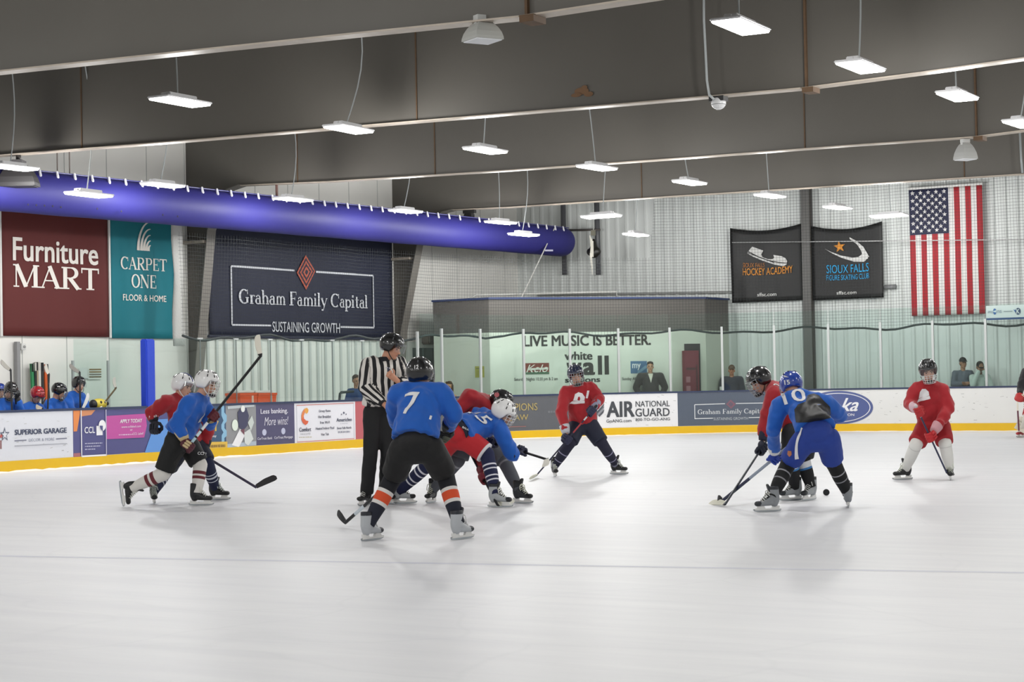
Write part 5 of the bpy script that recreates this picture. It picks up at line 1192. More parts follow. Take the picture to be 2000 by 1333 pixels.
bm = bmesh.new(); nk = J['nk']; d, u, v = basis(F['sp'], F['lat']); rs = []
for z, r in ((-.035, .088), (.0, .080), (.03, .076), (.03, .066)): rs.append([nk+d*(z+(.02*math.sin(2*PI*k/18)*-1))+u*math.cos(2*PI*k/18)*r+v*math.sin(2*PI*k/18)*r*.95 for k in range(18)])
rings(bm, rs, cap=False); obj('collar', bm, mat('15151c', .8), F['root'], True)
for q in 'AB':
    w, e_ = J['w'+q], J['e'+q]; d = (w-e_).normalized(); bm = bmesh.new(); capsule(bm, w-d*.045, w-d*.005, .052, .044, fa=True, fb=True); obj('cuff', bm, mat('16161b', .8), F['root'], True)
wp = dep(758.5, 723.5, D-.30); e = empty('whistle', wp, 'small dark whistle held up by the referee', 'whistle'); bm = bmesh.new(); capsule(bm, wp+V3(0, 0, -.03), wp+V3(0, 0, .022), .014, .013, n=10); obj('barrel', bm, mat('1b1d3a', .3), e, True); bm = bmesh.new(); capsule(bm, wp+V3(0, 0, .022)+RH_*.01, wp+V3(0, 0, .03)-RH_*.025, .010, .008, n=8); obj('mouthpiece', bm, mat('c9c9cc', .3), e, True)
# --- blue number 7 seen from behind
D = 17.0
J = joints(D, hd=(821, 735, .16), nk=(817, 756, .10), pv=(811, 856, -.14), sA=(777, 772, .12), sB=(867, 772, .02), eA=(770, 818, .34), eB=(887, 812, .0), hA=(787, 880, -.1), hB=(840, 877, -.1), kA=(769, 931, .12), kB=(869, 927, .12))
bA, bB_ = dep(884, 836, 17.22), dep(674, 1022, 18.65)
hand(J, 'B', bA, bB_, 871, 848); hand(J, 'A', bA, bB_, 836, 880)
set_feet(J, 'A', foot(727, 1056.5, .55, -.75)); set_feet(J, 'B', foot(903, 1054, .6, -.7))
F = figure('person in blue number 7 jersey and black helmet seen from behind, legs apart', J, dv(.42, -.12, -1), jersey=BLUE, pants='0f0f11', socks=['15161d', (.44, .505, 'dcd9d6'), (.505, .62, 'd8512c'), (.62, .665, 'dcd9d6'), (.665, 1, '1e2130')], sk=('b4b8bd', '23262f', 'dcdcdc'), hel=('101114', 'cage'), wr=.020, vox=.013)
ax = (bB_-bA).normalized(); glove(F['root'], J['gB'], ax, J['wB'], TOCAM, '111316', '16181b', '5d6152', 1.08); glove(F['root'], J['gA'], ax, J['wA'], TOCAM, '111316', '16181b', '5d6152')
W1 = mat('e4e4e6', .7)
decal('number', F['jersey'], text2d('7', .01), dep(797, 780, 16.8), (dep(801, 752, 16.9)-dep(793, 806, 16.75)), -F['nrm'] if F['nrm'].dot(TOCAM) < 0 else F['nrm'], .225, W1, F['jersey'])
decal('hem_tag', F['jersey'], ([(0, 0), (1, 0), (1, 1), (0, 1)], [(0, 1, 2, 3)]), dep(841, 816, 16.8), dv(.3, 1, 0), TOCAM, .035, W1, F['jersey'], w=.02)
decal('lettering', F['helmet'], text2d('12', .03), dep(811, 718, 16.8), dv(.05, 1, 0), -FW, .034, W1, F['helmet'])
stick('black stick held by blue number 7, blade low at his left', bA, bB_, dep(653.5, 1006.5, 18.75), marks=[(.10, .19, 'c9d2da')], blade='111217')
# --- blue number 15 bent over at the face-off
D = 21.5
J = joints(D, hd=(982, 809, .10), nk=(957, 812, .22), pv=(896, 842, -.08), sA=(933, 812, .40), sB=(974, 838, .02), eA=(935, 862, .44), eB=(1001, 888, .02), hA=(884, 856, .06), hB=(914, 860, -.1), kA=(846, 899, .30), kB=(951, 888, -.16))
bA, bB_ = dep(948, 860, D+.42), dep(1065, 897, D-.05)
hand(J, 'B', bA, bB_, 1018, 882); hand(J, 'A', bA, bB_, 962, 865)
set_feet(J, 'A', foot(789, 984.5, 1, .12)); set_feet(J, 'B', foot(977, 991.5, .9, .35))
F = figure('person in blue number 15 jersey and white helmet bent over at the face-off', J, dv(.85, -.55, .28), headup=dv(.5, .85, .25), jersey=BLUE, pants='b31a24', socks=['161c40', (.42, .45, 'd5d5dd'), (.50, .53, 'd5d5dd'), (.62, .65, 'd5d5dd'), (.70, .73, 'd5d5dd')], sk=('a9adb0', '1b1d22', 'dcdcd4'), hel=('e8e8e8', 'cage'))
ax = (bB_-bA).normalized(); glove(F['root'], J['gB'], ax, J['wB'], TOCAM, '171a36', '171a36'); glove(F['root'], J['gA'], ax, J['wA'], TOCAM, '171a36', '171a36')
n15 = F['nrm'] if F['nrm'].dot(ZZ+TOCAM) > 0 else -F['nrm']
decal('number', F['jersey'], text2d('15', .012), (J['sA']+J['sB'])/2*.66+J['pv']*.34+n15*.15+F['lat']*.075, F['sp'], n15+TOCAM*.55, .17, W1, F['jersey'], w=.25, off=.014)
bm = bmesh.new(); capsule(bm, J['pv']-F['sp']*.05, J['pv']+F['sp']*.03, .186, .184, F['lat'], 1, .80, fa=True, fb=True); wb = obj('waist_band', bm, mat('101325', .7), F['root'], True)
decal('lettering', wb, text2d('BAUER', .02), dep(910, 835, D-.3), dv(.35, 1, 0), dv(-.1, .3, 1), .024, W1, wb)
for q in 'AB':
    bm = bmesh.new(); h_, k_ = J['h'+q], J['k'+q]; d = (k_-h_).normalized(); capsule(bm, h_.lerp(k_, .82), h_.lerp(k_, .92), .127, .125, fa=True, fb=True); obj('trim_band', bm, mat('d8d6da', .7), F['pants'], True)
stick('black stick with white taped blade pushed forward by blue number 15', bA, bB_, dep(1061, 918, D-.35), tape='e6e4da', butt_col='1a1a1a', bladeup=dv(1, .25, 0))
# --- red player across from him
D = 22.0
J = joints(D, hd=(979, 790, .10), nk=(953, 793, .12), pv=(921, 852, .12), sA=(917, 776, -.02), sB=(950, 788, .34), eA=(892, 803, -.06), eB=(934, 862, .30), hA=(906, 862, .02), hB=(945, 862, .2), kA=(894, 900, -.02), kB=(986, 903, .06), wA=(905, 826, -.1))
bA, bB_ = dep(898, 846, D+.35), onZ(972, 987.5, .03)
hand(J, 'B', bA, bB_, 945, 935); J['gA'] = on_line(bA, bB_, 903, 856); J['wA'] = J['gA']+(J['eA']-J['gA']).normalized()*.1
set_feet(J, 'A', foot(842, 983, -.35, 1)); set_feet(J, 'B', foot(1021, 984, .8, .65))
F = figure('person in red jersey and black helmet crouching behind blue number 15', J, dv(1, -.42, .12), headup=dv(.35, .9, 0), jersey=RED, pants='55585e', socks=['55585f', (.28, .33, '8f9296')], sk=('22252a', '131518', 'd6d8c8'), hel=('101114', 'cage'))
ax = (bB_-bA).normalized(); glove(F['root'], J['gB'], ax, J['wB'], TOCAM, '6c1424', '6c1424', 'c9a37c'); glove(F['root'], J['gA'], ax, J['wA'], TOCAM, '161a33', '161a33')
d_ = F['M'] @ V3(-.1, -.06, .1)
pxdecal('helmet_sticker', F['helmet'], [(970+5*math.cos(k*PI/6), 772+5*math.sin(k*PI/6)) for k in range(12)], 21.9, mat('b9656a', .5), F['helmet'])
stick('stick with white blade flat on the ice beside the face-off skates', bA, bB_, onZ(1002, 984.5, .02), tape='d6d5c8', butt_col='1a1a1a')
# --- red player facing the camera in the middle
D = 27.7
J = joints(D, hd=(1125, 735, -.12), nk=(1128, 757, -.05), pv=(1139, 824, .12), sA=(1105, 768, -.04), sB=(1155, 760, .04), eA=(1096, 806, -.14), eB=(1170, 780, -.08), hA=(1126, 833, .08), hB=(1153, 833, .08), kA=(1113, 866, -.12), kB=(1176, 867, -.06))
bA, bB_ = dep(1164, 794, 27.35), onZ(1047, 930, .03)
hand(J, 'A', bA, bB_, 1107, 857); hand(J, 'B', bA, bB_, 1156, 804)
set_feet(J, 'A', foot(1084, 931.5, .1, 1)); set_feet(J, 'B', foot(1209, 927.5, .9, .55))
F = figure('person in red jersey with white chest emblem leaning on a stick, facing camera', J, dv(.06, -.12, 1), jersey=RED, pants='151b30', socks=['1b1c31', (.52, .56, '8d8ba4'), (.74, .78, '8d8ba4'), (.93, .99, '77778a')], sk=('141618', '101113', 'e2e6dc'), hel=('151d3a', 'cage'), vox=.016)
ax = (bB_-bA).normalized(); glove(F['root'], J['gA'], ax, J['wA'], TOCAM, '1a1d3c', 'b9bac2', '1a1d3c', 1.1); glove(F['root'], J['gB'], ax, J['wB'], TOCAM, '1a1d3c', '8a8ca2', '1a1d3c', 1.1)
EMB = ([(0, 0), (.3, .05), (.75, .22), (1.05, .3), (1, .5), (.6, .42), (.2, .25), (.22, .30), (.98, .52), (1, .74), (.75, .98), (.48, 1), (.28, .8)], [(0, 1, 2, 3, 4, 5, 6), (7, 8, 9, 10, 11, 12)])
nn = F['nrm'] if F['nrm'].dot(TOCAM) > 0 else -F['nrm']
decal('chest_emblem', F['jersey'], EMB, dep(1136, 788, 27.4), dv(.18, 1, 0), nn, .20, W1, F['jersey'], w=.22)
decal('chest_emblem', F['jersey'], ([(.3, .3), (.55, .25), (.6, .5), (.5, .7), (.35, .62)], [(0, 1, 2, 3, 4)]), dep(1137, 786, 27.4), dv(.18, 1, 0), nn, .06, mat(RED, .8), F['jersey'], off=.010)
decal('lettering', F['jersey'], ([(0, 0), (.3, 0), (.45, 1), (.1, 1)], [(0, 1, 2, 3)]), dep(1156, 780, 27.4), dv(.1, 1, 0), nn, .11, W1, F['jersey'])
stick('dark stick with red and white marks held by the red player facing camera', bA, bB_, onZ(1037, 939, .01), tape='dcdccc', butt_col='26262b', shaft='1b1c38', marks=[(.62, .76, 'a03038'), (.80, .85, 'c9d2d4')])
# --- blue number 10 from behind
D = 19.8
J = joints(D, hd=(1546, 757, .34), nk=(1561, 771, .22), pv=(1592, 838, -.16), sA=(1525, 790, .18), sB=(1619, 792, .10), eA=(1511, 834, .16), eB=(1640, 812, .26), hA=(1572, 860, -.12), hB=(1617, 859, -.12), kA=(1541, 904, .10), kB=(1627, 903, .10))
bA, bB_ = dep(1582, 838, 20.22), dep(1410, 979.5, 20.75)
hand(J, 'A', bA, bB_, 1513, 893); hand(J, 'B', bA, bB_, 1572, 846)
set_feet(J, 'A', foot(1499, 1000.5, -.95, .25)); set_feet(J, 'B', foot(1656, 991, .12, -1))
F = figure('person in blue number 10 jersey and blue pants bent forward, seen from behind', J, dv(-.12, -.62, -.8), headup=dv(-.1, .8, -.55), jersey=BLUE, pants='1c3a90', socks=['111214', (.44, .47, '9b9ba0'), (.60, .63, '85858a'), (.90, .94, '9b9ba0')], sk=('8b8f93', '2b2e33', 'd2d2cc'), hel=('20409c', 'cage'), wr=.018, vox=.013)
ax = (bB_-bA).normalized(); glove(F['root'], J['gA'], ax, J['wA'], TOCAM, '1b3a9a', 'dcdcdc', '1b3a9a', 1.1); glove(F['root'], J['gB'], ax, J['wB'], TOCAM, '1b3a9a', 'dcdcdc')
PB = [(788, 548), (790, 450), (820, 410), (880, 385), (900, 350), (930, 332), (965, 326), (1000, 340), (1040, 390), (1078, 430), (1092, 500), (1000, 525), (880, 545)]
pxdecal('base_layer', F['jersey'], [(1360+x/4.038, 690+y/4.038) for x, y in PB], 19.6, mat('121214', .5), F['root'], off=.016)
decal('number', F['jersey'], text2d('10', .012), dep(1559, 776, 19.6), dv(-.25, 1, 0), -FW, .125, W1, F['jersey'], w=.25, off=.012)
decal('lettering', F['helmet'], text2d('15', .03), dep(1549, 749, 19.6), dv(-.1, 1, 0), -FW, .05, W1, F['helmet'])
pxdecal('helmet_sticker', F['helmet'], [(1541, 737), (1544, 733), (1547, 737), (1544, 739)], 19.6, W1, F['helmet'])
decal('lettering', F['pants'], text2d('BAUER', .015), dep(1566, 820, 19.5), dv(-.1, 1, 0), dv(-.2, .1, 1), .03, mat('c9cdb4', .6), F['pants'])
decal('side_stripe', F['pants'], ([(0, 0), (1, .05), (1, 1), (.2, 1)], [(0, 1, 2, 3)]), dep(1541, 869, 19.5), dep(1554, 836, 19.5)-dep(1528, 902, 19.5), dv(-.75, 0, .8), .36, W1, F['pants'], w=.035)
decal('crest', F['pants'], ([(.5, 0), (1, .4), (.9, 1), (.1, 1), (0, .4)], [(0, 1, 2, 3, 4)]), dep(1538, 889, 19.5), dv(.1, 1, 0), dv(-.25, 0, 1), .065, mat('b5744f', .7), F['pants'], w=.05)
stick('pale grey stick of blue number 10 crossing over the white blade', bA, bB_, dep(1398, 979, 20.8), shaft='8f9aaa', blade='1c1d22', marks=[(.0, .32, '1d2444')])
# --- red player beside number 10
D = 21.3
J = joints(D, hd=(1484, 746, -.02), nk=(1507, 757), pv=(1560, 838, .12), sA=(1513, 770, -.18), sB=(1532, 762, .24), eA=(1497, 815, -.20), eB=(1518, 808, .20), hA=(1548, 848, -.05), hB=(1575, 848, .14), kA=(1546, 896, -.1), kB=(1568, 899, .06))
bA, bB_ = dep(1512, 838, D-.02), onZ(1416, 986, .03)
hand(J, 'A', bA, bB_, 1487, 877); hand(J, 'B', bA, bB_, 1508, 845)
set_feet(J, 'A', foot(1545, 978.5, -.95, .3)); set_feet(J, 'B', foot(1580, 978, -.7, .8))
F = figure('person in red jersey and black helmet bent over beside blue number 10', J, dv(-.9, -.50, .40), headup=dv(-.3, .95, 0), jersey=RED, pants='15171c', socks=['131417', (.28, .42, 'd6d8dc'), (.42, .47, '3a78b4')], sk=('9a9ea1', '22262a', 'd2d2cc'), hel=('101114', 'cage'))
ax = (bB_-bA).normalized(); glove(F['root'], J['gA'], ax, J['wA'], TOCAM, '151a2e', '171c33', 'd8d8d8', 1.08, text='BAUER'); glove(F['root'], J['gB'], ax, J['wB'], TOCAM, '151a2e', '171c33')
decal('number', F['jersey'], text2d('2', .012), dep(1521, 749, D-.2), dv(-.6, .8, 0), dv(.1, .75, .7), .11, W1, F['jersey'])
stick('black stick with white taped blade on the ice at the right face-off pair', bA, bB_, onZ(1379, 982, .015), tape='d9d8c8', butt_col='1a1a1a', shaft='1f2633')
# --- red player in white socks at right
D = 24.9
J = joints(D, hd=(1813, 727, -.10), nk=(1815, 751, -.02), pv=(1823, 824, .14), sA=(1789, 764), sB=(1841, 764, .04), eA=(1777, 789, .0), eB=(1853, 800, -.06), hA=(1808, 836, .08), hB=(1838, 836, .1), kA=(1789, 869, -.12), kB=(1846, 868, -.1))
bA, bB_ = dep(1789, 794, 24.5), dep(1849, 924, 24.66)
hand(J, 'A', bA, bB_, 1794, 804); hand(J, 'B', bA, bB_, 1819, 852)
set_feet(J, 'A', foot(1763, 938, -.95, .35)); set_feet(J, 'B', foot(1856, 938.5, -.2, 1))
F = figure('person in red jersey and white socks bent over a stick at the right', J, dv(-.12, -.18, 1), jersey=RED, pants='9c1720', socks=['dadad6', (.30, .32, 'c2c2be')], sk=('14161a', '101114', 'e4e8dc'), hel=('0f1012', 'both'), vox=.015)
ax = (bB_-bA).normalized(); glove(F['root'], J['gA'], ax, J['wA'], TOCAM, 'a5161d', 'c9a9b2', 'a5161d', 1.12); glove(F['root'], J['gB'], ax, J['wB'], TOCAM, 'b0181f', 'c08f96', 'b0181f', 1.12)
nn = F['nrm'] if F['nrm'].dot(TOCAM) > 0 else -F['nrm']
decal('chest_emblem', F['jersey'], EMB, dep(1813, 784, 24.6), dv(-.1, 1, 0), nn, .19, W1, F['jersey'], w=.18)
decal('hip_patch', F['pants'], ([(0, 0), (.7, 0), (1, 1), (.55, 1)], [(0, 1, 2, 3)]), dep(1856, 838, 24.6), dv(.2, 1, 0), dv(.55, 0, .9), .17, mat('121215', .7), F['pants'], w=.10)
stick('dark blue stick held low by the red player in white socks', bA, bB_, dep(1859, 930, 25.0), shaft='232848', butt_col='d0d2d4', blade='17181c')
# --- puck on its edge
c = onZ(1614, 968.5); c = c+ZZ*.038; e = empty('hockey_puck', c, 'black puck standing on edge on the ice between the two right players', 'puck')
bm = bmesh.new(); d = (EYE-c); d.z = 0; d.normalize(); d, u, v = basis(d); rings(bm, [[c+d*z+u*math.cos(2*PI*k/28)*r+v*math.sin(2*PI*k/28)*r for k in range(28)] for z, r in ((-.013, .035), (-.011, .038), (.011, .038), (.013, .035))]); obj('rubber_disc', bm, mat('161618', .6), e)
# --- goaltender at the right edge
D = 39.6
J = joints(D, hd=(2030, 700, -.1), nk=(2028, 716), pv=(2028, 778, .1), sA=(2004, 727, -.02), sB=(2050, 727, .05), eA=(1994, 755, -.12), eB=(2062, 757, -.1), wA=(1992, 772, -.3), wB=(2066, 785, -.3), hA=(2017, 785, .05), hB=(2040, 785, .05), kA=(2006, 815, -.2), kB=(2050, 815, -.2))
set_feet(J, 'A', foot(1993, 855, -.75, .7)); set_feet(J, 'B', foot(2066, 855, .6, .8))
F = figure('goaltender person in black jersey and white leg pads at the right edge', J, dv(-.4, -.15, 1), jersey='15151a', pants='a3202a', socks=['d8d4c8'], sk=('a8232b', 'a8232b', 'dcdcdc'), hel=('0f1012', 'cage'), vox=.02)
for q, s in (('A', -1), ('B', 1)):
    k_, a_ = J['k'+q], J['a'+q]; up = (k_-a_).normalized(); n_ = (TOCAM+RH_*s*.35).normalized(); x = up.cross(n_).normalized(); c0 = a_-up*.03+n_*.09; bm = bmesh.new()
    rs = []
    for t, w_, o in ((-.02, .155, .09), (.12, .15, .03), (.30, .145, .0), (.50, .15, .0), (.56, .155, .0), (.74, .15, -.06), (.80, .12, -.07)):
        c = c0+up*t+n_*o; rs.append([c+x*(w_*ca)+n_*(.055*sa) for ca, sa in ((-1, -.6), (-.8, -1), (.8, -1), (1, -.6), (1, .6), (.8, 1), (-.8, 1), (-1, .6))])
    rings(bm, rs); pd = obj('leg_pad', bm, mat('dfd9c8', .6), F['root'])
    bm = bmesh.new()
    for t in (.14, .33, .52): box(bm, c0+up*t+n_*.06, (.28, .03, .02), (x, n_, up))
    obj('pad_ribs', bm, mat('b8b2a0', .6), pd)
w = J['wA']; bm = bmesh.new(); capsule(bm, w, w+dv(-.2, -.5, .6)*.14, .10, .13, dv(1, 0, 0), .9, .5); gl = link_mesh('catching_glove', blob_mesh(bm, .014, 3), mat('b23030', .6), F['root'], True)
bm = bmesh.new(); capsule(bm, w+dv(.5, -.2, .9)*.07, w+dv(.3, -.8, .9)*.16, .08, .085, dv(1, 0, 0), .9, .35); obj('palm', bm, mat('d9d2bd', .6), gl, True)
bm = bmesh.new(); c = w+dv(.75, -.75, .5)*.22
for k in range(7): tube(bm, [c+RH_*(-.11+.036*k)-ZZ*.14+TOCAM*.1, c+RH_*(-.08+.036*k)+ZZ*.14+TOCAM*.1], .007, 4); tube(bm, [c-RH_*.12+ZZ*(-.14+.045*k)+TOCAM*.1, c+RH_*.13+ZZ*(-.14+.045*k)+TOCAM*.1], .007, 4)
obj('webbing', bm, mat('1d1b1c', .7), gl)
stick('maroon goaltender stick paddle at the right edge', dep(1987, 788, D-.5), dep(1990, 842, D-.6), dep(2015, 848, D-.6), shaft='5a1c34', blade='cfc9b8', butt_col='ddd6c8')
# ================================================================== players on the bench
def seated(px, py, face, label, hel, X=-25.5, jersey=BLUE, headup=None, up_hand=False, bow=0.0, skin=SKIN, hands=None):
    hd = onX(px, py, X); nk = hd+V3(-.09+bow*.0, 0, -.165); pv = V3(hd.x-.42, hd.y, .60)
    J = dict(hd=hd, nk=nk, pv=pv, sA=nk+V3(-.03, -.18, -.08), sB=nk+V3(-.03, .18, -.08))
    for q, s in (('A', -1), ('B', 1)):
        J['e'+q] = J['s'+q]+V3(.13, s*.05, -.25); J['w'+q] = J['e'+q]+V3(.20, -s*.06, -.04); J['h'+q] = pv+V3(0, s*.1, -.02); J['k'+q] = pv+V3(.40, s*.14, -.06); J['a'+q] = pv+V3(.38, s*.14, -.44)
        f = V3(1, s*.2, 0).normalized(); J['F'+q] = frame(f, ZZ, J['a'+q])
    if up_hand: J['wB'] = hd+V3(.10, .07, -.12); J['eB'] = J['sB']+V3(.18, .04, -.20)
    F = figure(label, J, face, headup=headup, jersey=jersey, pants='121418', socks=['1a1e30'], sk=('17181b', '0e0f11', 'dcdcdc'), hel=hel, skin=skin, vox=.02)
    for q in 'AB':
        g = J['w'+q]+(J['w'+q]-J['e'+q]).normalized()*.09; glove(F['root'], g, V3(0, 1, .3), J['w'+q], V3(1, 0, .4), '15171c', '15171c')
    return F, J
seated(-2, 767, dv(.8, 0, .7), 'person in blue with a blue helmet cut by the left edge of the bench', ('20409c', 'cage'), X=-25.95)
seated(20, 765, dv(.5, -.55, .8), 'person in blue with dark helmet bowing to a raised glove on the bench', ('1b1a1b', 'cage'), up_hand=True)
seated(72, 773, dv(.75, -.75, .5), 'person in blue with a shiny red helmet bowed forward on the bench', ('a3202a', 'visor'), headup=dv(.5, .8, .3))
F, J = seated(115, 766, dv(.9, -.45, -.25), 'person in blue with big black helmet turned away on the bench', ('0f1012', 'cage'), headup=dv(.25, .95, 0))
seated(154, 753, dv(.8, -.1, .6), 'person in blue with black visored helmet sitting nearest the wall vent', ('101114', 'visor'), X=-25.9)
# sticks held on the bench
def bench_stick(label, b, h, t, X, **k):
    return stick(label, onX(*b, X), onX(*h, X), onX(*t, X), **k)
bench_stick('upright dark stick with grey blade at the left end of the bench', (24, 830), (21, 722), (0, 703), -25.2, tape='a3a099')
bench_stick('upright stick with small pale blade between the red and black helmets', (92, 830), (96, 731), (88, 712), -25.2, tape='cfcac0')
bench_stick('upright black stick with grey blade before the visored bench player', (157, 830), (156, 727), (134, 711), -25.2, tape='8d8a84')
bench_stick('white curved blade leaning up from the bench beside visored player', (158, 830), (161, 797), (174, 768), -25.15, tape='dfdfdc', blade='dfdfdc')
bench_stick('stick with pale taped blade leaning right over the boards end of the bench', (197, 796), (227, 758), (222, 737), -25.1, tape='d3d1c6', shaft='5d5138')
bench_stick('pale paddle blade poking up below the red helmet', (95, 840), (82, 797), (68, 791), -25.1, tape='cfc3b4', blade='cfc3b4')
# rack of spare sticks against the wall
bm = bmesh.new(); rk = WPL.p3(*WPL.uv(70, 770), .12); box(bm, V3(rk.x, rk.y, .55), (.2, 1.0, .06)); box(bm, V3(rk.x, rk.y, 1.0), (.2, 1.0, .04))
for s in (-.47, .47): box(bm, V3(rk.x, rk.y+s, .52), (.2, .05, 1.04))
tag(obj('stick_rack', bm, mat('55575a', .5)), 'grey rack holding spare sticks on the wall behind the bench', 'rack')
for i, (xt, yt, xb, col, lab) in enumerate(((53, 711, 57, '2f8a55', 'green'), (58, 709, 60, '17171a', 'black'), (62, 708, 64, 'b9a88a', 'tan'), (66, 708, 67, 'd6d3ca', 'white'), (73, 709, 74, '2a2a2c', 'dark grey'), (78, 712, 81, 'd8602a', 'orange'), (82, 712, 87, '1c1c1f', 'thin black'))):
    a = WPL.p3(*WPL.uv(xt, yt), .12+.02*(i % 2)); b_ = WPL.p3(*WPL.uv(xb, 768), .14); b_.z = .60; d, u, v = basis(b_-a); bm = bmesh.new(); rings(bm, [[c+u*x_*.022+v*y_*.03 for x_, y_ in ((1, 1), (-1, 1), (-1, -1), (1, -1))] for c in (a, b_)])
    e = empty('spare_stick', b_, '%s spare stick shaft standing in the wall rack' % lab, 'hockey stick', 'spare sticks in the wall rack'); obj('shaft', bm, mat(col, .5), e)
    bm = bmesh.new(); capsule(bm, a, a.lerp(b_, .12), .034, .032, n=8, fa=True, fb=True); obj('grip_tape', bm, mat('17171a' if i % 2 == 0 else 'c9c6bd', .8), e)
c = onX(193, 790, -25.2); e = empty('goalie_mask', c, 'yellow and white goalie mask lying at the end of the bench boards', 'mask')
bm = bmesh.new(); ellipsoid(bm, c, V3(.13, 0, 0), V3(0, .19, 0), V3(0, 0, .11)); obj('shell', bm, mat('d9c34a', .4, var=.5, vscale=9), e, True); bm = bmesh.new(); ellipsoid(bm, c+V3(.02, -.17, 0), V3(.09, 0, 0), V3(0, .07, 0), V3(0, 0, .09)); obj('chin_pad', bm, mat('17171a', .5), e, True)
bm = bmesh.new()
for k in range(3): ellipsoid(bm, c+V3(.105, -.05+.09*k, .03-.01*k), V3(.02, 0, 0), V3(0, .03, 0), V3(0, 0, .035), 8, 6)
obj('vent_holes', bm, mat('2a2924', .6), e)
bm = bmesh.new(); box(bm, V3(c.x, c.y, (c.z-.11)/2), (.26, .7, c.z-.11)); bmesh.ops.bevel(bm, geom=bm.edges[:], offset=.02, segments=2, affect='EDGES'); tag(obj('gear_box', bm, mat('3a3d44', .6)), 'dark gear box under the goalie mask behind the boards', 'box')
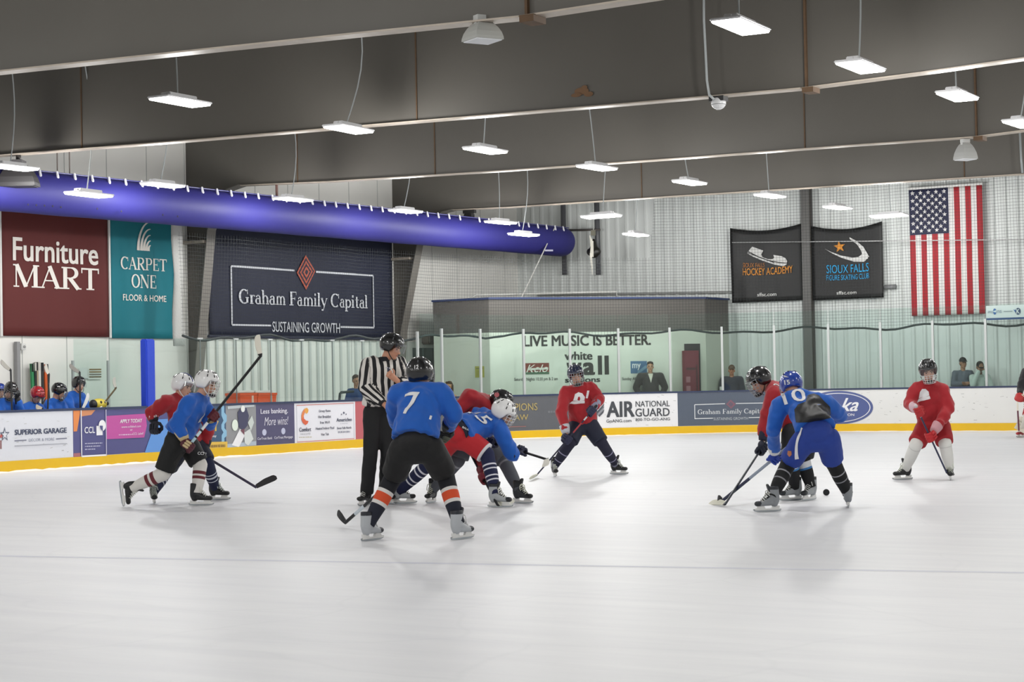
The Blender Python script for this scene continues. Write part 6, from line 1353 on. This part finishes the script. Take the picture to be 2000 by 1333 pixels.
# ================================================================== people behind the glass
def standing(P, label, face, shirt, skin, hairhex, top='hair', pose='down', bulk=1.0, floor=0.0, headup=None, trousers='23252c', kind='coat', sw=.19, extra=None):
    """P: middle of the head; the feet stand on the walkway behind the boards"""
    hd = P; fwd = V3(face.x, face.y, 0).normalized(); side = fwd.cross(ZZ); body_f = -FH_ if pose != 'side' else fwd; side = body_f.cross(ZZ).normalized()
    nk = hd-ZZ*.17-body_f*.03; pv = hd-ZZ*.74-body_f*.02
    J = dict(hd=hd, nk=nk, pv=pv, sA=nk-side*sw-ZZ*.075, sB=nk+side*sw-ZZ*.075)
    for q, s in (('A', -1), ('B', 1)):
        J['h'+q] = pv+side*s*.1-ZZ*.05; J['k'+q] = pv+side*s*.11-ZZ*(pv.z-floor)*.5+body_f*.03; J['a'+q] = pv+side*s*.11-ZZ*(pv.z-floor-.08)
        if pose == 'crossed': J['e'+q] = J['s'+q]+side*s*.07-ZZ*.27+body_f*.05; J['w'+q] = J['e'+q]-side*s*.24+body_f*.14+ZZ*.02
        elif pose == 'face': J['e'+q] = J['s'+q]+side*s*.03-ZZ*.20+body_f*.16; J['w'+q] = hd-ZZ*.05+side*s*.05+body_f*.12
        elif pose == 'pocket': J['e'+q] = J['s'+q]+side*s*.12-ZZ*.28-body_f*.03; J['w'+q] = J['e'+q]-side*s*.10-ZZ*.24+body_f*.08
        else: J['e'+q] = J['s'+q]+side*s*.06-ZZ*.29; J['w'+q] = J['e'+q]-ZZ*.25+body_f*.08
    def hnd(q, s):
        def fn(bm, J):
            w, e_ = J['w'+q], J['e'+q]; f = (w-e_).normalized(); c = w+f*.07; u = f.cross(body_f); u = u.normalized() if u.length > .1 else side; n = u.cross(f); capsule(bm, w, c, .03, .038, u, 1, .55)
            for o, l in ((.03, .85), (.01, 1), (-.01, .96), (-.029, .78)):
                k = c+u*o+f*.015; a1 = k+f*.038*l+n*.008; a2 = a1+f*.028*l+n*.014; capsule(bm, k, a1, .0105, .0098, n=8); capsule(bm, a1, a2, .0098, .0085, n=8)
            t1 = w+u*(.048*s)+f*.045; capsule(bm, w+u*(.02*s)+f*.01, t1, .0135, .011, n=8); capsule(bm, t1, t1+f*.03, .011, .009, n=8)
        return fn
    F = figure(label, J, face, headup=headup, jersey=shirt, pants=trousers, hel=None, skin=skin, hair=hairhex, kind=kind, vox=.018, hands={'A': hnd('A', -1), 'B': hnd('B', 1)}, bulk=bulk*.84, sleeve=.95, wr=.008)
    M = F['M']; R3 = M.to_3x3(); T = lambda x, y, z: M @ V3(x, y, z); root = F['root']
    if top == 'hair' or top == 'long':
        bm = bmesh.new(); ellipsoid(bm, T(0, -.03, .062), R3 @ V3(.084, 0, 0), R3 @ V3(0, .092, 0), R3 @ V3(0, 0, .082)); ellipsoid(bm, T(0, -.055, .0), R3 @ V3(.08, 0, 0), R3 @ V3(0, .06, 0), R3 @ V3(0, 0, .08)); capsule(bm, T(-.05, .05, .105), T(.05, .05, .105), .03, .03)
        if top == 'long':
            for s in (-1, 1): capsule(bm, T(s*.075, -.02, .03), T(s*.085, -.01, -.16), .035, .03)
        m_ = blob_mesh(bm, .012, 3); wrinkle(m_, .006, 22, 1); link_mesh('hair', m_, mat(hairhex, .7, bump=.4, bscale=60), root, True)
    else:
        bm = bmesh.new(); rs = []
        for j in range(8):
            el = -.12+(PI/2+.08)*j/7; rs.append([T(.09*math.cos(el)*math.cos(2*PI*k/24), -.012+.11*math.cos(el)*math.sin(2*PI*k/24), .055+.10*math.sin(el)) for k in range(24)])
        rings(bm, rs); cp = obj('cap', bm, mat(top, .7), root, True)
        bm = bmesh.new(); rs = []
        for t in range(9):
            a = -1.05+2.1*t/8; rs.append([T(.088*math.sin(a), -.012+.106*math.cos(a), .052), T(.09*math.sin(a), -.012+(.11+.065*math.cos(a))*math.cos(a)+.03, .038), T(.09*math.sin(a), -.012+(.11+.065*math.cos(a))*math.cos(a)+.03, .046), T(.088*math.sin(a), -.012+.106*math.cos(a), .062)])
        rings(bm, rs); obj('brim', bm, mat(top, .7), cp)
        bm = bmesh.new(); ellipsoid(bm, T(0, -.05, .0), R3 @ V3(.081, 0, 0), R3 @ V3(0, .058, 0), R3 @ V3(0, 0, .075)); obj('hair', bm, mat(hairhex, .8), root, True)
    return F, J
# man in the dark cardigan
P = dep(1270, 717, 47.66); F, J = standing(P, 'man person in dark cardigan standing behind the glass before the billboard', -FH_+RH_*-.05, '33302f', 'b58a6c', '2a221c', 'hair', 'pocket', 1.25, sw=.25)
decal('shirt_front', F['jersey'], ([(0, 0), (.6, 1.0), (-.6, 1.0)], [(0, 1, 2)]), J['nk']-ZZ*.12+TOCAM*.2, ZZ, TOCAM, .24, mat('c9c6b8', .7), F['root'], w=.13)
P = onY(1429, 724, 44.95); F, J = standing(P, 'person in dark grey jumper and brown cap behind the end glass', -FH_+RH_*-.1, '3b3b46', 'b07a5c', '3a2a1c', '5c4838', 'down', 1.18, sw=.22)
bm = bmesh.new(); box(bm, onY(1408, 759, 44.75), (.06, .03, .09)); tag(obj('phone', bm, mat('d8dad8', .4)), 'small white phone held low by the person in brown cap', 'phone')
P = onY(1881, 710, 44.95); F, J = standing(P, 'person in grey shirt and black cap with arms crossed behind the glass', -FH_+RH_*.15, '5f6570', '9a7258', '1c1816', '1c1b1c', 'crossed', 1.0)
P = onY(1914, 718, 44.98); F, J = standing(P, 'person with pale sleeves holding both hands to the face behind the glass', (-FH_-ZZ*.35).normalized(), 'b9c6c0', '8d6a54', '17130f', '17140f', 'face', .98)
P = onX(696, 744, -25.5); F, J = standing(P, 'child person in navy blue hoodie behind the side glass near the referee', dv(.5, -.2, .9), '27406f', 'a87d62', '3c2f26', 'hair', 'crossed', .95, sw=.16)
decal('sleeve_stripe', F['jersey'], ([(0, 0), (.4, 0), (1, 1), (.6, 1)], [(0, 1, 2, 3)]), J['eA']+ZZ*.1+TOCAM*.15, ZZ, dv(-.3, 0, 1), .10, mat('c9ccd2', .7), F['root'], w=.06)
P = dep(877, 756, 46.0); standing(P, 'child person with long brown hair just right of a glass post', dv(-.3, -.05, 1), '23315c', 'b3835f', '4d3a28', 'long', 'down', .7, sw=.13)
